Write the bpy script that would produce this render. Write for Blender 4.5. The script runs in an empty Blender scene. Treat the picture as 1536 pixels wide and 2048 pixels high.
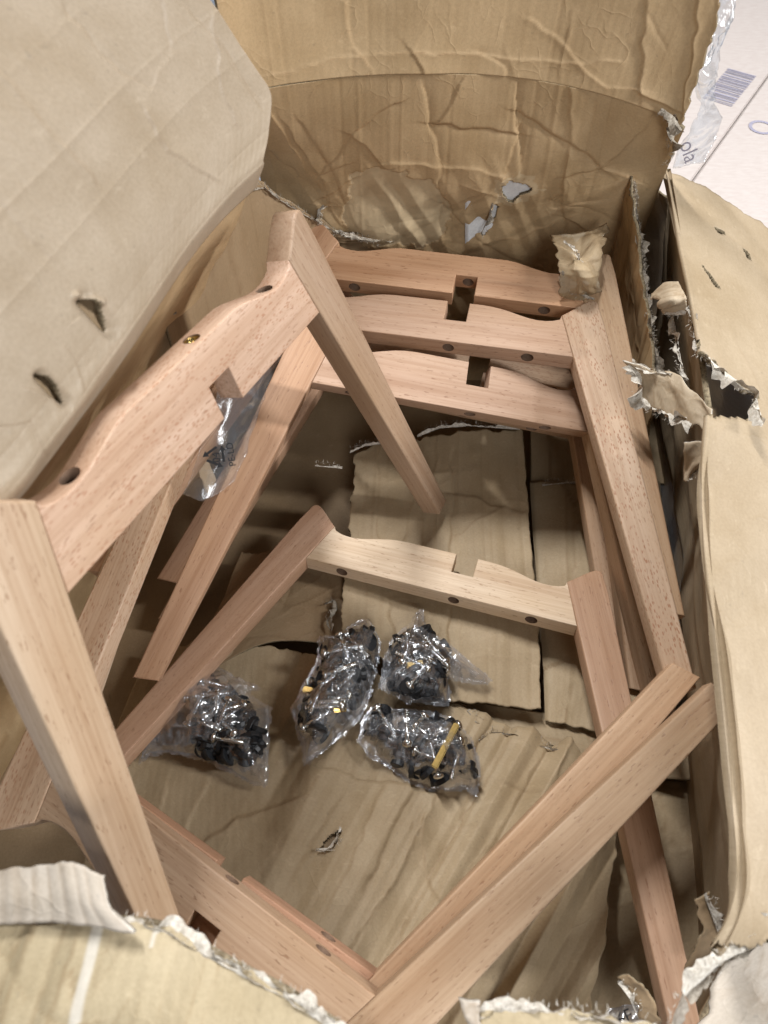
import bpy, bmesh, math, random
import numpy as np
from mathutils import Matrix, Vector

sc = bpy.context.scene
COL = sc.collection

# ------------------------------------------------------------------ camera, world, lamps
F_PX = 1372.5
TILT = math.radians(33)
CAM_Z = 0.715
cam_d = bpy.data.cameras.new("camera")
cam_d.sensor_fit = 'VERTICAL'
cam_d.sensor_height = 24.0
cam_d.lens = 24.0 * F_PX / 2048.0
cam_d.clip_start = 0.01
cam_d.clip_end = 200
cam_d.dof.use_dof = True
cam_d.dof.focus_distance = 0.72
cam_d.dof.aperture_fstop = 5.0
cam = bpy.data.objects.new("camera", cam_d)
cam.location = (0, 0, CAM_Z)
cam.rotation_euler = (TILT, 0, 0)
COL.objects.link(cam)
sc.camera = cam

world = bpy.data.worlds.new("World")
sc.world = world
world.use_nodes = True
bg = world.node_tree.nodes["Background"]
bg.inputs[0].default_value = (0.95, 0.98, 1.0, 1)
bg.inputs[1].default_value = 0.10
sc.view_settings.view_transform = 'Standard'
sc.view_settings.look = 'None'
sc.view_settings.gamma = 1.0
sc.view_settings.exposure = 0.14
sc.cycles.max_bounces = 8
sc.cycles.transparent_max_bounces = 24


def area_lamp(loc, sx, sy, power, aim, col=(0.97, 0.985, 1.0)):
    l = bpy.data.lights.new("tube_or_fill_lamp", 'AREA')
    l.shape = 'RECTANGLE'
    l.size, l.size_y = sx, sy
    l.energy = power
    l.color = col
    o = bpy.data.objects.new("tube_or_fill_lamp", l)
    o.location = loc
    d = Vector(aim) - Vector(loc)
    o.rotation_euler = d.to_track_quat('-Z', 'Y').to_euler()
    COL.objects.link(o)
    return o


area_lamp((-0.58, 1.35, 2.5), 0.08, 0.8, 72, (0.0, 0.35, 0.0))
area_lamp((1.90, 0.15, 1.55), 0.12, 1.2, 56, (-0.05, 0.3, 0.3))
area_lamp((0.40, -2.0, 1.8), 0.6, 1.2, 28, (0.0, 0.5, 0.2))  # added front fill that brightens the far wall, no ceiling lamp

# ------------------------------------------------------------------ coordinate helpers
CT, ST = math.cos(TILT), math.sin(TILT)


def rays(px, py):
    cx = (np.asarray(px, float) - 768) / F_PX
    cy = (np.asarray(py, float) - 1024) / F_PX
    return np.stack([cx + 0 * cy, -CT * cy + ST + 0 * cx, -(ST * cy + CT) + 0 * cx], -1)


def U(px, py, z):
    r = rays(px, py)
    s = (z - CAM_Z) / r[2]
    return np.array([0, 0, CAM_Z]) + s * r


def UY(px, py, y):
    r = rays(px, py)
    s = y / r[1]
    return np.array([0, 0, CAM_Z]) + s * r


def project(P):
    x = P[..., 0]
    y = P[..., 1]
    z = P[..., 2] - CAM_Z
    yc = -CT * y - ST * z
    zc = ST * y - CT * z
    zc = np.where(np.abs(zc) < 1e-4, 1e-4, zc)
    return 768 + F_PX * x / zc, 1024 + F_PX * yc / zc


# ------------------------------------------------------------------ noise
def vnoise(x, y, seed):
    xi = np.floor(x).astype(np.int64)
    yi = np.floor(y).astype(np.int64)
    xf = x - xi
    yf = y - yi
    xf = xf * xf * (3 - 2 * xf)
    yf = yf * yf * (3 - 2 * yf)

    def h(a, b):
        n = (a * 374761393 + b * 668265263 + seed * 974711) & 0x7fffffff
        n = ((n ^ (n >> 13)) * 1274126177) & 0x7fffffff
        return ((n ^ (n >> 16)) & 0xffff) / 65535.0 * 2 - 1
    a = h(xi, yi) * (1 - xf) + h(xi + 1, yi) * xf
    b = h(xi, yi + 1) * (1 - xf) + h(xi + 1, yi + 1) * xf
    return a * (1 - yf) + b * yf


def fbm(x, y, seed, oct=3):
    r = 0
    a = 1
    for k in range(oct):
        r = r + a * vnoise(x * 2 ** k, y * 2 ** k, seed + 17 * k)
        a *= 0.5
    return r


def ridged(x, y, seed, oct=2):
    r = 0
    a = 1
    for k in range(oct):
        wx = x * 2 ** k + 0.6 * vnoise(x * 1.7, y * 1.7, seed + 5)
        wy = y * 2 ** k + 0.6 * vnoise(x * 1.7 + 9, y * 1.7, seed + 6)
        r = r + a * (1 - 2 * np.abs(vnoise(wx, wy, seed + 31 * k)))
        a *= 0.5
    return r


def segdist(x, y, x0, y0, x1, y1):
    dx, dy = x1 - x0, y1 - y0
    L2 = dx * dx + dy * dy + 1e-12
    t = np.clip(((x - x0) * dx + (y - y0) * dy) / L2, 0, 1)
    return np.hypot(x - x0 - t * dx, y - y0 - t * dy), t


def segside(x, y, x0, y0, x1, y1):
    return (x - x0) * (y1 - y0) - (y - y0) * (x1 - x0) > 0


def px_creases(X, Y, polys, amp=0.002, w=9.0, seed=1):
    """sharp creases along polylines given in photograph pixels, mapped onto the sheet"""
    d = np.zeros_like(X)
    rng = random.Random(seed)
    Xw = X + 5 * vnoise(X / 28, Y / 28, seed)
    Yw = Y + 5 * vnoise(X / 28 + 7, Y / 28, seed + 1)
    for p in polys:
        a = amp * rng.uniform(0.6, 1.25) * (1 if rng.random() < 0.6 else -1)
        best = np.full_like(X, 1e9)
        side = np.zeros(X.shape, bool)
        for (x0, y0), (x1, y1) in zip(p[:-1], p[1:]):
            s, t = segdist(Xw, Yw, x0, y0, x1, y1)
            side = np.where(s < best, segside(Xw, Yw, x0, y0, x1, y1), side)
            best = np.minimum(best, s)
        if rng.random() < .5:
            side = ~side
        d = d + a * np.where(side, np.exp(-best / (3.2 * w)), np.exp(-best / (.4 * w)))
    return d


def px_lines(X, Y, polys, w=1.6, seed=1, lo=.25):
    """dark hairlines along the same creases"""
    Xw = X + 5 * vnoise(X / 28, Y / 28, seed)
    Yw = Y + 5 * vnoise(X / 28 + 7, Y / 28, seed + 1)
    best = np.full_like(X, 1e9)
    for p in polys:
        for (x0, y0), (x1, y1) in zip(p[:-1], p[1:]):
            best = np.minimum(best, segdist(Xw, Yw, x0, y0, x1, y1)[0])
    return np.exp(-(best / w) ** 2) * np.clip(.55 + .8 * fbm(X / 22, Y / 22, seed + 3), lo, 1)


def rnd_creases(Um, Vm, n, amp, w, lo, hi, seed, ang=None):
    rng = random.Random(seed)
    u0, u1 = float(Um.min()), float(Um.max())
    v0, v1 = float(Vm.min()), float(Vm.max())
    d = np.zeros_like(Um)
    Uw = Um + 0.004 * vnoise(Um / 0.02, Vm / 0.02, seed)
    Vw = Vm + 0.004 * vnoise(Um / 0.02 + 3, Vm / 0.02, seed + 2)
    for _ in range(n):
        cu, cv = rng.uniform(u0, u1), rng.uniform(v0, v1)
        a = rng.uniform(0, math.pi) if ang is None else rng.gauss(ang[0], ang[1])
        L = rng.uniform(lo, hi) / 2
        s, t = segdist(Uw, Vw, cu - L * math.cos(a), cv - L * math.sin(a), cu + L * math.cos(a), cv + L * math.sin(a))
        sg = rng.choice([1, 1, -1]) * rng.uniform(0.4, 1.2)
        d = d + sg * amp * np.exp(-s / (w * rng.uniform(0.6, 1.6))) * np.sin(np.pi * np.clip(t * 0.96 + 0.02, 0, 1)) ** 0.5
    return d


def flute_folds(T, seed, amp, lo, hi, wd=0.0025):
    """kinks running along the flutes at uneven spacing; T is the distance across the flutes"""
    rng = random.Random(seed)
    d = np.zeros_like(T)
    x = float(T.min())
    while x < float(T.max()):
        x += rng.uniform(lo, hi)
        d = d + amp * rng.choice([1, -1]) * rng.uniform(0.3, 1.1) * np.exp(-np.abs(T - x) / (wd * rng.uniform(0.6, 2.2)))
    return d


def vor_f1(x, y, seed):
    xi = np.floor(x).astype(np.int64)
    yi = np.floor(y).astype(np.int64)
    best = np.full(x.shape, 9.0)

    def h(a, b, k):
        n = (a * 374761393 + b * 668265263 + (seed * 7 + k) * 974711) & 0x7fffffff
        n = ((n ^ (n >> 13)) * 1274126177) & 0x7fffffff
        return ((n ^ (n >> 16)) & 0xffff) / 65535.0
    for i in (-1, 0, 1):
        for j in (-1, 0, 1):
            a, b = xi + i, yi + j
            best = np.minimum(best, np.hypot(a + h(a, b, 0) - x, b + h(a, b, 3) - y))
    return best


def crumple(u, v, L, seed, slope):
    """sharp-edged paper facets of about L metres"""
    uw = u + 0.3 * L * vnoise(u / L / 1.3, v / L / 1.3, seed + 40)
    vw = v + 0.3 * L * vnoise(u / L / 1.3 + 8, v / L / 1.3, seed + 41)
    return slope * (L * vor_f1(uw / L, vw / L, seed) - 0.8 * L / 1.7 * vor_f1(uw * 1.7 / L + 3, vw * 1.7 / L, seed + 1) + 0.5 * L / 3.3 * vor_f1(uw * 3.3 / L, vw * 3.3 / L + 5, seed + 2))


def pillow(T, seed, lo, hi, amp):
    """rounded ridges side by side with sharp valleys between them"""
    rng = random.Random(seed)
    x = float(T.min()) - hi
    d = np.zeros_like(T)
    while x < float(T.max()):
        w = rng.uniform(lo, hi)
        f = np.clip((T - x) / w, 0, 1)
        sk = rng.uniform(0.7, 1.5)
        d = np.maximum(d, amp * rng.uniform(.45, 1.1) * (w / hi) ** .5 * np.sqrt(np.clip(4 * f ** sk * (1 - f ** sk), 0, 1)) * ((f > 0) & (f < 1)))
        x += w
    return d


def zigzag(T, seed, lo, hi, amp):
    """flat facets meeting in sharp folds"""
    rng = random.Random(seed)
    x = float(T.min()) - hi
    xs, hs = [], []
    sg = 1
    while x < float(T.max()) + hi:
        xs.append(x)
        hs.append(sg * amp * rng.uniform(.15, 1))
        sg = -sg if rng.random() < .8 else sg
        x += rng.uniform(lo, hi)
    return np.interp(T, xs, hs)


def folds(a, b, seed, n, lo, hi, amp):
    """several sets of sharp folds across each other, as in crushed card"""
    rng = random.Random(seed)
    d = 0
    for k in range(n):
        t = rng.uniform(0, math.pi)
        aw = a + .25 * lo * vnoise(a / hi, b / hi, seed + k)
        d = d + zigzag(aw * math.cos(t) + b * math.sin(t), seed * 7 + k, lo, hi, amp / (1 + .4 * k))
    return d


def inpoly(X, Y, poly, wob=0.0, seed=3):
    if wob:
        X = X + wob * fbm(X / 14, Y / 14, seed, 3)
        Y = Y + wob * fbm(X / 14 + 5, Y / 14, seed + 9, 3)
    ins = np.zeros(X.shape, bool)
    n = len(poly)
    j = n - 1
    for i in range(n):
        xi, yi = poly[i]
        xj, yj = poly[j]
        c = ((yi > Y) != (yj > Y)) & (X < (xj - xi) * (Y - yi) / (yj - yi + 1e-9) + xi)
        ins ^= c
        j = i
    return ins


def catmull(ctrl, t):
    """ctrl (n, ...) sampled at t in 0..n-1, ends clamped"""
    n = len(ctrl)
    i = np.clip(np.floor(t).astype(int), 0, n - 2)
    f = (t - i).reshape((-1,) + (1,) * (ctrl.ndim - 1))
    p1 = ctrl[i]
    p2 = ctrl[i + 1]
    p0 = np.where((i == 0).reshape(f.shape), 2 * p1 - p2, ctrl[np.maximum(i - 1, 0)])
    p3 = np.where((i == n - 2).reshape(f.shape), 2 * p2 - p1, ctrl[np.minimum(i + 2, n - 1)])
    return 0.5 * (2 * p1 + (p2 - p0) * f + (2 * p0 - 5 * p1 + 4 * p2 - p3) * f ** 2 + (3 * p1 - p0 - 3 * p2 + p3) * f ** 3)


# ------------------------------------------------------------------ object helpers
def thing(name, label, cat, M=None, group=None):
    o = bpy.data.objects.new(name, None)
    o.empty_display_size = 0.03
    COL.objects.link(o)
    if M is not None:
        o.matrix_world = M
    o['label'] = label
    o['category'] = cat
    if group:
        o['group'] = group
    return o


def link(name, me, mat=None, parent=None, label=None, cat=None, group=None, kind=None):
    o = bpy.data.objects.new(name, me)
    COL.objects.link(o)
    if mat is not None:
        mats = mat if isinstance(mat, (list, tuple)) else [mat]
        if len(me.materials) == 0:
            for m in mats:
                me.materials.append(m)
    if parent is not None:
        o.parent = parent
    if label:
        o['label'] = label
    if cat:
        o['category'] = cat
    if group:
        o['group'] = group
    if kind:
        o['kind'] = kind
    return o


def np_mesh(name, V, quads, midx=None, smooth=True, uv=None, attrs=None):
    me = bpy.data.meshes.new(name)
    V = np.asarray(V, np.float32)
    quads = np.asarray(quads, np.int32)
    k = quads.shape[1]
    me.vertices.add(len(V))
    me.vertices.foreach_set("co", V.ravel())
    me.loops.add(quads.size)
    me.loops.foreach_set("vertex_index", quads.ravel())
    me.polygons.add(len(quads))
    me.polygons.foreach_set("loop_start", np.arange(0, quads.size, k, dtype=np.int32))
    if midx is not None:
        me.polygons.foreach_set("material_index", np.asarray(midx, np.int32))
    me.update(calc_edges=True)
    if smooth:
        me.polygons.foreach_set("use_smooth", np.ones(len(quads), bool))
    if uv is not None:
        l = me.uv_layers.new(name="UVMap")
        l.data.foreach_set("uv", np.asarray(uv, np.float32)[quads.ravel()].ravel())
    if attrs:
        for an, av in attrs.items():
            a = me.attributes.new(an, 'FLOAT', 'POINT')
            a.data.foreach_set("value", np.asarray(av, np.float32))
    me.validate()
    return me


def sheet(name, ctrl, mat, parent, res=0.0025, th=0.003, disp=None, mask=None, torn=None, edge=(0, 0, 0, 0),
          seed=1, label=None, cat=None, kind=None, vr=None, group=None, offset=0.0, line=None):
    """card sheet through a grid of 3-D points: rows are v, columns are u; thickness th behind the visible face"""
    C = np.array(ctrl, float)
    nv, nu = C.shape[:2]
    Lu = np.mean(np.sum(np.linalg.norm(np.diff(C, axis=1), axis=2), axis=1))
    Lv = np.mean(np.sum(np.linalg.norm(np.diff(C, axis=0), axis=2), axis=0))
    Nu = max(4, int(Lu / res))
    Nv = max(4, int(Lv / res))
    tu = np.linspace(0, nu - 1, Nu)
    v0, v1 = (0, nv - 1) if vr is None else vr
    tv = np.linspace(v0, v1, max(4, int(Nv * (v1 - v0) / (nv - 1))))
    Nv = len(tv)
    P = catmull(C, tv)                                   # Nv, nu, 3
    P = np.swapaxes(catmull(np.swapaxes(P, 0, 1), tu), 0, 1)
    du = np.linalg.norm(np.diff(P, axis=1), axis=2)
    dv = np.linalg.norm(np.diff(P, axis=0), axis=2)
    Um = np.tile(np.concatenate([[0], np.cumsum(du.mean(0))]), (Nv, 1))
    Vm = np.tile(np.concatenate([[0], np.cumsum(dv.mean(1))])[:, None], (1, Nu))
    gu = np.gradient(P, axis=1)
    gv = np.gradient(P, axis=0)
    gu /= np.linalg.norm(gu, axis=2, keepdims=True) + 1e-12
    gv /= np.linalg.norm(gv, axis=2, keepdims=True) + 1e-12
    N = np.cross(gu, gv)
    N /= np.linalg.norm(N, axis=2, keepdims=True) + 1e-12
    flip = np.mean(np.sum(N * (np.array([0, 0, CAM_Z]) - P), axis=2)) < 0
    if flip:
        N = -N
    P = P - N * offset
    # ragged borders
    e0, e1, e2, e3 = edge
    rag = 0.012
    if e0:
        P = P - gu * (e0 * (fbm(Vm / 0.012, Vm * 0, seed, 4) * 0.5 + 0.4) * np.exp(-Um / rag))[..., None]
    if e1:
        P = P + gu * (e1 * (fbm(Vm / 0.012, Vm * 0, seed + 3, 4) * 0.5 + 0.4) * np.exp(-(Um.max() - Um) / rag))[..., None]
    if e2:
        P = P - gv * (e2 * (fbm(Um / 0.012, Um * 0, seed + 5, 4) * 0.5 + 0.4) * np.exp(-Vm / rag))[..., None]
    if e3:
        P = P + gv * (e3 * (fbm(Um / 0.012, Um * 0, seed + 7, 4) * 0.5 + 0.4) * np.exp(-(Vm.max() - Vm) / rag))[..., None]
    X, Y = project(P)
    fold = np.zeros((Nv, Nu))
    if disp is not None:
        D = disp(X, Y, Um, Vm)
        P = P + N * D[..., None]
        lap = np.zeros_like(D)
        lap[1:-1] = np.abs(D[2:] - 2 * D[1:-1] + D[:-2])
        lap[:, 1:-1] = np.maximum(lap[:, 1:-1], np.abs(D[:, 2:] - 2 * D[:, 1:-1] + D[:, :-2]))
        fold = np.clip(lap / res / .22 - .35, 0, 1) * np.clip(.75 + .6 * fbm(Um / .02, Vm / .02, seed + 70), 0, 1)
    if line is not None:
        fold = np.maximum(fold * .35, line(X, Y, Um, Vm))
    keep = np.ones((Nv, Nu), bool) if mask is None else mask(X, Y, Um, Vm)
    tv_ = np.zeros((Nv, Nu)) if torn is None else torn(X, Y, Um, Vm)
    idx = np.arange(Nv * Nu).reshape(Nv, Nu)
    q = np.stack([idx[:-1, :-1], idx[:-1, 1:], idx[1:, 1:], idx[1:, :-1]], -1).reshape(-1, 4)
    k = keep.ravel()
    q = q[k[q].all(1)]
    if flip:
        q = q[:, ::-1]
    n = Nv * Nu
    Vt = np.concatenate([P.reshape(-1, 3), (P - N * th).reshape(-1, 3)])
    e = np.concatenate([q[:, [0, 1]], q[:, [1, 2]], q[:, [2, 3]], q[:, [3, 0]]])
    es = np.sort(e, 1)
    key = es[:, 0].astype(np.int64) * (2 * n) + es[:, 1]
    uq, inv, cnt = np.unique(key, return_inverse=True, return_counts=True)
    be = e[cnt[inv] == 1]
    side = np.stack([be[:, 1], be[:, 0], be[:, 0] + n, be[:, 1] + n], -1)
    Q = np.concatenate([q, q[:, ::-1] + n, side])
    mi = np.concatenate([np.zeros(2 * len(q), int), np.ones(len(side), int)])
    used = np.zeros(2 * n, bool)
    used[Q.ravel()] = True
    remap = np.cumsum(used) - 1
    uv = np.stack([Um.ravel(), Vm.ravel()], -1)
    uv = np.concatenate([uv, uv + 0.37])
    me = np_mesh(name, Vt[used], remap[Q], mi, True, uv[used], {"torn": np.concatenate([tv_.ravel(), tv_.ravel()])[used], "fold": np.concatenate([fold.ravel(), fold.ravel()])[used]})
    return link(name, me, mat, parent, label, cat, group, kind)


def fringe(name, pts, parent, mat, width=0.010, out=(0, 0, 1), side=None, seed=1, step=0.0022, curl=0.6, label=None):
    """ragged paper plies along a torn edge: little bent tongues of uneven length"""
    rng = random.Random(seed)
    pts = [np.array(p, float) for p in pts]
    out = np.array(out, float)
    out /= np.linalg.norm(out)
    L = [0]
    for a, b in zip(pts[:-1], pts[1:]):
        L.append(L[-1] + np.linalg.norm(b - a))
    tot = L[-1]

    def at(s):
        s = min(max(s, 0), tot - 1e-9)
        for i in range(len(pts) - 1):
            if s <= L[i + 1]:
                return pts[i] + (pts[i + 1] - pts[i]) * (s - L[i]) / (L[i + 1] - L[i] + 1e-12)
        return pts[-1]
    V, Fc = [], []
    K = 5
    for layer in range(2):
        n = max(4, int(tot / 0.0013))
        rowA = None
        lw = width * (0.75, 0.5)[layer]
        ph = rng.uniform(0, 50)
        for i in range(n + 1):
            s = tot * i / n
            p = at(s)
            t = at(s + 0.006) - at(s - 0.006)
            t /= np.linalg.norm(t) + 1e-12
            nrm = np.cross(t, out)
            nrm /= np.linalg.norm(nrm) + 1e-12
            f = float(fbm(np.array([s / 0.016 + ph]), np.array([layer * 3.3]), seed, 3)[0])
            f2 = float(vnoise(np.array([s / 0.0035 + ph]), np.array([layer * 2.3]), seed + 2)[0])
            w = lw * max(0.05, 0.45 + 0.6 * f + 0.16 * f2)
            bend = curl * 1.3 * float(fbm(np.array([s / 0.014 + ph * 2]), np.array([7.7]), seed + 4, 2)[0])
            off = nrm * (layer - 1) * 0.0014
            row = []
            for k in range(K):
                g = k / (K - 1.0)
                dn = float(fbm(np.array([s / 0.004 + 3 * layer]), np.array([g * 2.2 + layer * 5.0]), seed + 8, 2)[0]) * 0.0011
                row.append(len(V))
                V.append(p + off + out * (w * g - 0.0025) * math.cos(bend * g) + nrm * (w * g * math.sin(bend * g * 1.2) + dn * (0.3 + g)))
            if rowA is not None:
                for k in range(K - 1):
                    Fc.append((rowA[k], row[k], row[k + 1], rowA[k + 1]))
            rowA = row
    for i in range(int(tot / 0.0011)):
        s = rng.uniform(0, tot)
        p = at(s)
        dv = np.array([rng.gauss(0, 1) for _ in range(3)])
        dv = out * rng.uniform(.2, 1.2) + dv * .55
        dv /= np.linalg.norm(dv)
        q = p + out * width * rng.uniform(-.1, .5)
        ln_ = rng.uniform(.0012, .0042)
        sd = np.cross(dv, out + .01)
        sd = sd / (np.linalg.norm(sd) + 1e-9) * .00028
        n = len(V)
        V += [q - sd, q + sd, q + dv * ln_ + sd * .3, q + dv * ln_ - sd * .3]
        Fc.append((n, n + 1, n + 2, n + 3))
    me = np_mesh(name, np.array(V), np.array(Fc), None, True)
    return link(name, me, mat, parent, label)


# ------------------------------------------------------------------ materials
def new_mat(name):
    m = bpy.data.materials.new(name)
    m.use_nodes = True
    nt = m.node_tree
    b = nt.nodes["Principled BSDF"]
    return m, nt, b


def nd(nt, typ, **kw):
    n = nt.nodes.new(typ)
    for k, v in kw.items():
        if k in n.inputs.keys() if isinstance(k, str) else False:
            n.inputs[k].default_value = v
        else:
            setattr(n, k, v)
    return n


def ramp(nt, stops):
    r = nt.nodes.new("ShaderNodeValToRGB")
    el = r.color_ramp.elements
    while len(el) > 1:
        el.remove(el[-1])
    el[0].position, el[0].color = stops[0][0], tuple(stops[0][1]) + (1,)
    for p, c in stops[1:]:
        e = el.new(p)
        e.color = tuple(c) + (1,)
    return r


def mixc(nt, a, b, fac, mode='MIX'):
    m = nt.nodes.new("ShaderNodeMix")
    m.data_type = 'RGBA'
    m.blend_type = mode
    for s, v in ((6, a), (7, b)):
        if isinstance(v, (tuple, list)):
            m.inputs[s].default_value = tuple(v) + (1,) if len(v) == 3 else v
        else:
            nt.links.new(v, m.inputs[s])
    if isinstance(fac, (int, float)):
        m.inputs[0].default_value = fac
    else:
        nt.links.new(fac, m.inputs[0])
    return m.outputs[2]


def mth(nt, op, a, b=None, c=None):
    m = nt.nodes.new("ShaderNodeMath")
    m.operation = op
    for i, v in enumerate((a, b, c)):
        if v is None:
            continue
        if isinstance(v, (int, float)):
            m.inputs[i].default_value = v
        else:
            nt.links.new(v, m.inputs[i])
    return m.outputs[0]


def noise(nt, vec, scale, detail=2, rough=0.5, dist=0.0):
    n = nt.nodes.new("ShaderNodeTexNoise")
    n.inputs["Scale"].default_value = scale
    n.inputs["Detail"].default_value = detail
    n.inputs["Roughness"].default_value = rough
    n.inputs["Distortion"].default_value = dist
    nt.links.new(vec, n.inputs["Vector"])
    return n.outputs[0]


def mapping(nt, vec, scale, loc=(0, 0, 0), rot=(0, 0, 0)):
    m = nt.nodes.new("ShaderNodeMapping")
    m.inputs["Scale"].default_value = scale
    m.inputs["Location"].default_value = loc
    m.inputs["Rotation"].default_value = rot
    nt.links.new(vec, m.inputs["Vector"])
    return m.outputs[0]


def kraft(name, base, axis='V', flute=0.0, inner=(0.46, 0.38, 0.27), rough=0.62, blotch=0.5, spec=0.3, wrinkle=0.6, wear=0.42):
    """brown card; axis is the direction the flutes run in"""
    m, nt, b = new_mat(name)
    uv = nt.nodes.new("ShaderNodeUVMap").outputs[0]
    geo = nt.nodes.new("ShaderNodeNewGeometry")
    pos = geo.outputs["Position"]
    along = (60, 900, 1) if axis == 'U' else (900, 60, 1)
    big = noise(nt, mapping(nt, uv, (14, 14, 1)), 1.0, 4, 0.6)
    fib = noise(nt, mapping(nt, uv, (420, 420, 1)), 1.0, 3, 0.65)
    fib2 = noise(nt, mapping(nt, uv, along), 1.0, 2, 0.6)
    d = tuple(c * (0.84, 0.80, 0.74)[i] for i, c in enumerate(base))
    h = tuple(min(1, c * (1.10, 1.10, 1.12)[i]) for i, c in enumerate(base))
    r1 = ramp(nt, [(0.3, d), (0.72, h)])
    nt.links.new(big, r1.inputs[0])
    r2 = ramp(nt, [(0.3, (0.78, 0.77, 0.74)), (0.6, (1, 1, 1)), (0.8, (1.06, 1.06, 1.06))])
    nt.links.new(fib, r2.inputs[0])
    c = mixc(nt, r1.outputs[0], r2.outputs[0], blotch, 'MULTIPLY')
    r3 = ramp(nt, [(0.25, (0.86, 0.85, 0.82)), (0.7, (1, 1, 1))])
    nt.links.new(fib2, r3.inputs[0])
    c = mixc(nt, c, r3.outputs[0], 0.12, 'MULTIPLY')
    # specks and scuffs
    sp = noise(nt, mapping(nt, uv, (150, 150, 1), (4, 2, 0)), 1.0, 2, 0.5)
    rs = ramp(nt, [(0.70, (0, 0, 0)), (0.75, (1, 1, 1))])
    nt.links.new(sp, rs.inputs[0])
    c = mixc(nt, c, tuple(x * 0.55 for x in base), mth(nt, 'MULTIPLY', rs.outputs[0], 0.35))
    sc2 = noise(nt, mapping(nt, uv, (50, 90, 1), (1, 7, 0)), 1.0, 5, 0.7)
    rs2 = ramp(nt, [(0.60, (0, 0, 0)), (0.72, (1, 1, 1))])
    nt.links.new(sc2, rs2.inputs[0])
    c = mixc(nt, c, tuple(min(1, x * 1.25 + 0.03) for x in base), mth(nt, 'MULTIPLY', rs2.outputs[0], 0.4))
    # folds are rubbed and stained, crease lines darkened
    fa = nt.nodes.new("ShaderNodeAttribute")
    fa.attribute_name = "fold"
    c = mixc(nt, c, mixc(nt, c, (0.52, 0.40, 0.28), 1.0, 'MULTIPLY'), mth(nt, 'MULTIPLY', fa.outputs["Fac"], wear))
    # torn top ply shows the paler inside of the board
    at = nt.nodes.new("ShaderNodeAttribute")
    at.attribute_name = "torn"
    tn = noise(nt, mapping(nt, uv, (90, 90, 1)), 1.0, 4, 0.7)
    tr = ramp(nt, [(0.3, tuple(x * 0.8 for x in inner)), (0.7, inner)])
    nt.links.new(tn, tr.inputs[0])
    c = mixc(nt, c, tr.outputs[0], at.outputs["Fac"])
    nt.links.new(c, b.inputs["Base Color"])
    b.inputs["Roughness"].default_value = rough
    b.inputs["Specular IOR Level"].default_value = spec
    # relief: faint washboard of the flutes and paper tooth
    wv = nt.nodes.new("ShaderNodeTexWave")
    wv.wave_type = 'BANDS'
    wv.bands_direction = 'Y' if axis == 'U' else 'X'
    wv.inputs["Scale"].default_value = 40.0
    wv.inputs["Distortion"].default_value = 0.6
    wv.inputs["Detail"].default_value = 1.0
    nt.links.new(uv, wv.inputs["Vector"])
    hsum = mth(nt, 'ADD', mth(nt, 'MULTIPLY', wv.outputs[1], flute), mth(nt, 'MULTIPLY', noise(nt, mapping(nt, uv, (700, 700, 1)), 1.0, 3, 0.6), 0.14))
    hsum = mth(nt, 'ADD', hsum, mth(nt, 'MULTIPLY', noise(nt, mapping(nt, uv, (70, 70, 1)), 1.0, 3, 0.6), 0.15))
    wn = nt.nodes.new("ShaderNodeTexNoise")
    wn.inputs["Scale"].default_value = 16
    wn.inputs["Detail"].default_value = 3
    nt.links.new(uv, wn.inputs["Vector"])
    wadd = nt.nodes.new("ShaderNodeVectorMath")
    wadd.operation = 'MULTIPLY_ADD'
    nt.links.new(wn.outputs["Color"], wadd.inputs[0])
    wadd.inputs[1].default_value = (0.07, 0.07, 0)
    nt.links.new(uv, wadd.inputs[2])
    for scl, amt, th_ in ((17, .6, .05), (42, .4, .08)):
        ve = nt.nodes.new("ShaderNodeTexVoronoi")
        ve.feature = 'DISTANCE_TO_EDGE'
        ve.inputs["Scale"].default_value = scl
        nt.links.new(wadd.outputs[0], ve.inputs["Vector"])
        rl = ramp(nt, [(0.0, (1, 1, 1)), (th_ * .35, (.35, .35, .35)), (th_, (0, 0, 0))])
        nt.links.new(ve.outputs["Distance"], rl.inputs[0])
        mk = ramp(nt, [(0.47, (0, 0, 0)), (0.62, (1, 1, 1))])
        nt.links.new(noise(nt, mapping(nt, uv, (19, 19, 1), (scl, 3, 0)), 1.0, 2, 0.5), mk.inputs[0])
        ln = mth(nt, 'MULTIPLY', rl.outputs[0], mk.outputs[0])
        hsum = mth(nt, 'ADD', hsum, mth(nt, 'MULTIPLY', ln, amt * wrinkle))
    bp = nt.nodes.new("ShaderNodeBump")
    bp.inputs["Strength"].default_value = 0.55
    bp.inputs["Distance"].default_value = 0.0012
    nt.links.new(hsum, bp.inputs["Height"])
    nt.links.new(bp.outputs[0], b.inputs["Normal"])
    return m


def paper_mat(name, c0, c1, scale=260):
    m, nt, b = new_mat(name)
    g = nt.nodes.new("ShaderNodeNewGeometry").outputs["Position"]
    n = noise(nt, g, scale, 4, 0.7)
    r = ramp(nt, [(0.3, c0), (0.68, c1)])
    nt.links.new(n, r.inputs[0])
    nt.links.new(r.outputs[0], b.inputs["Base Color"])
    b.inputs["Roughness"].default_value = 0.9
    b.inputs["Specular IOR Level"].default_value = 0.1
    bp = nt.nodes.new("ShaderNodeBump")
    bp.inputs["Strength"].default_value = 0.8
    bp.inputs["Distance"].default_value = 0.001
    nt.links.new(noise(nt, g, 900, 3, 0.7), bp.inputs["Height"])
    nt.links.new(bp.outputs[0], b.inputs["Normal"])
    return m


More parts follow.
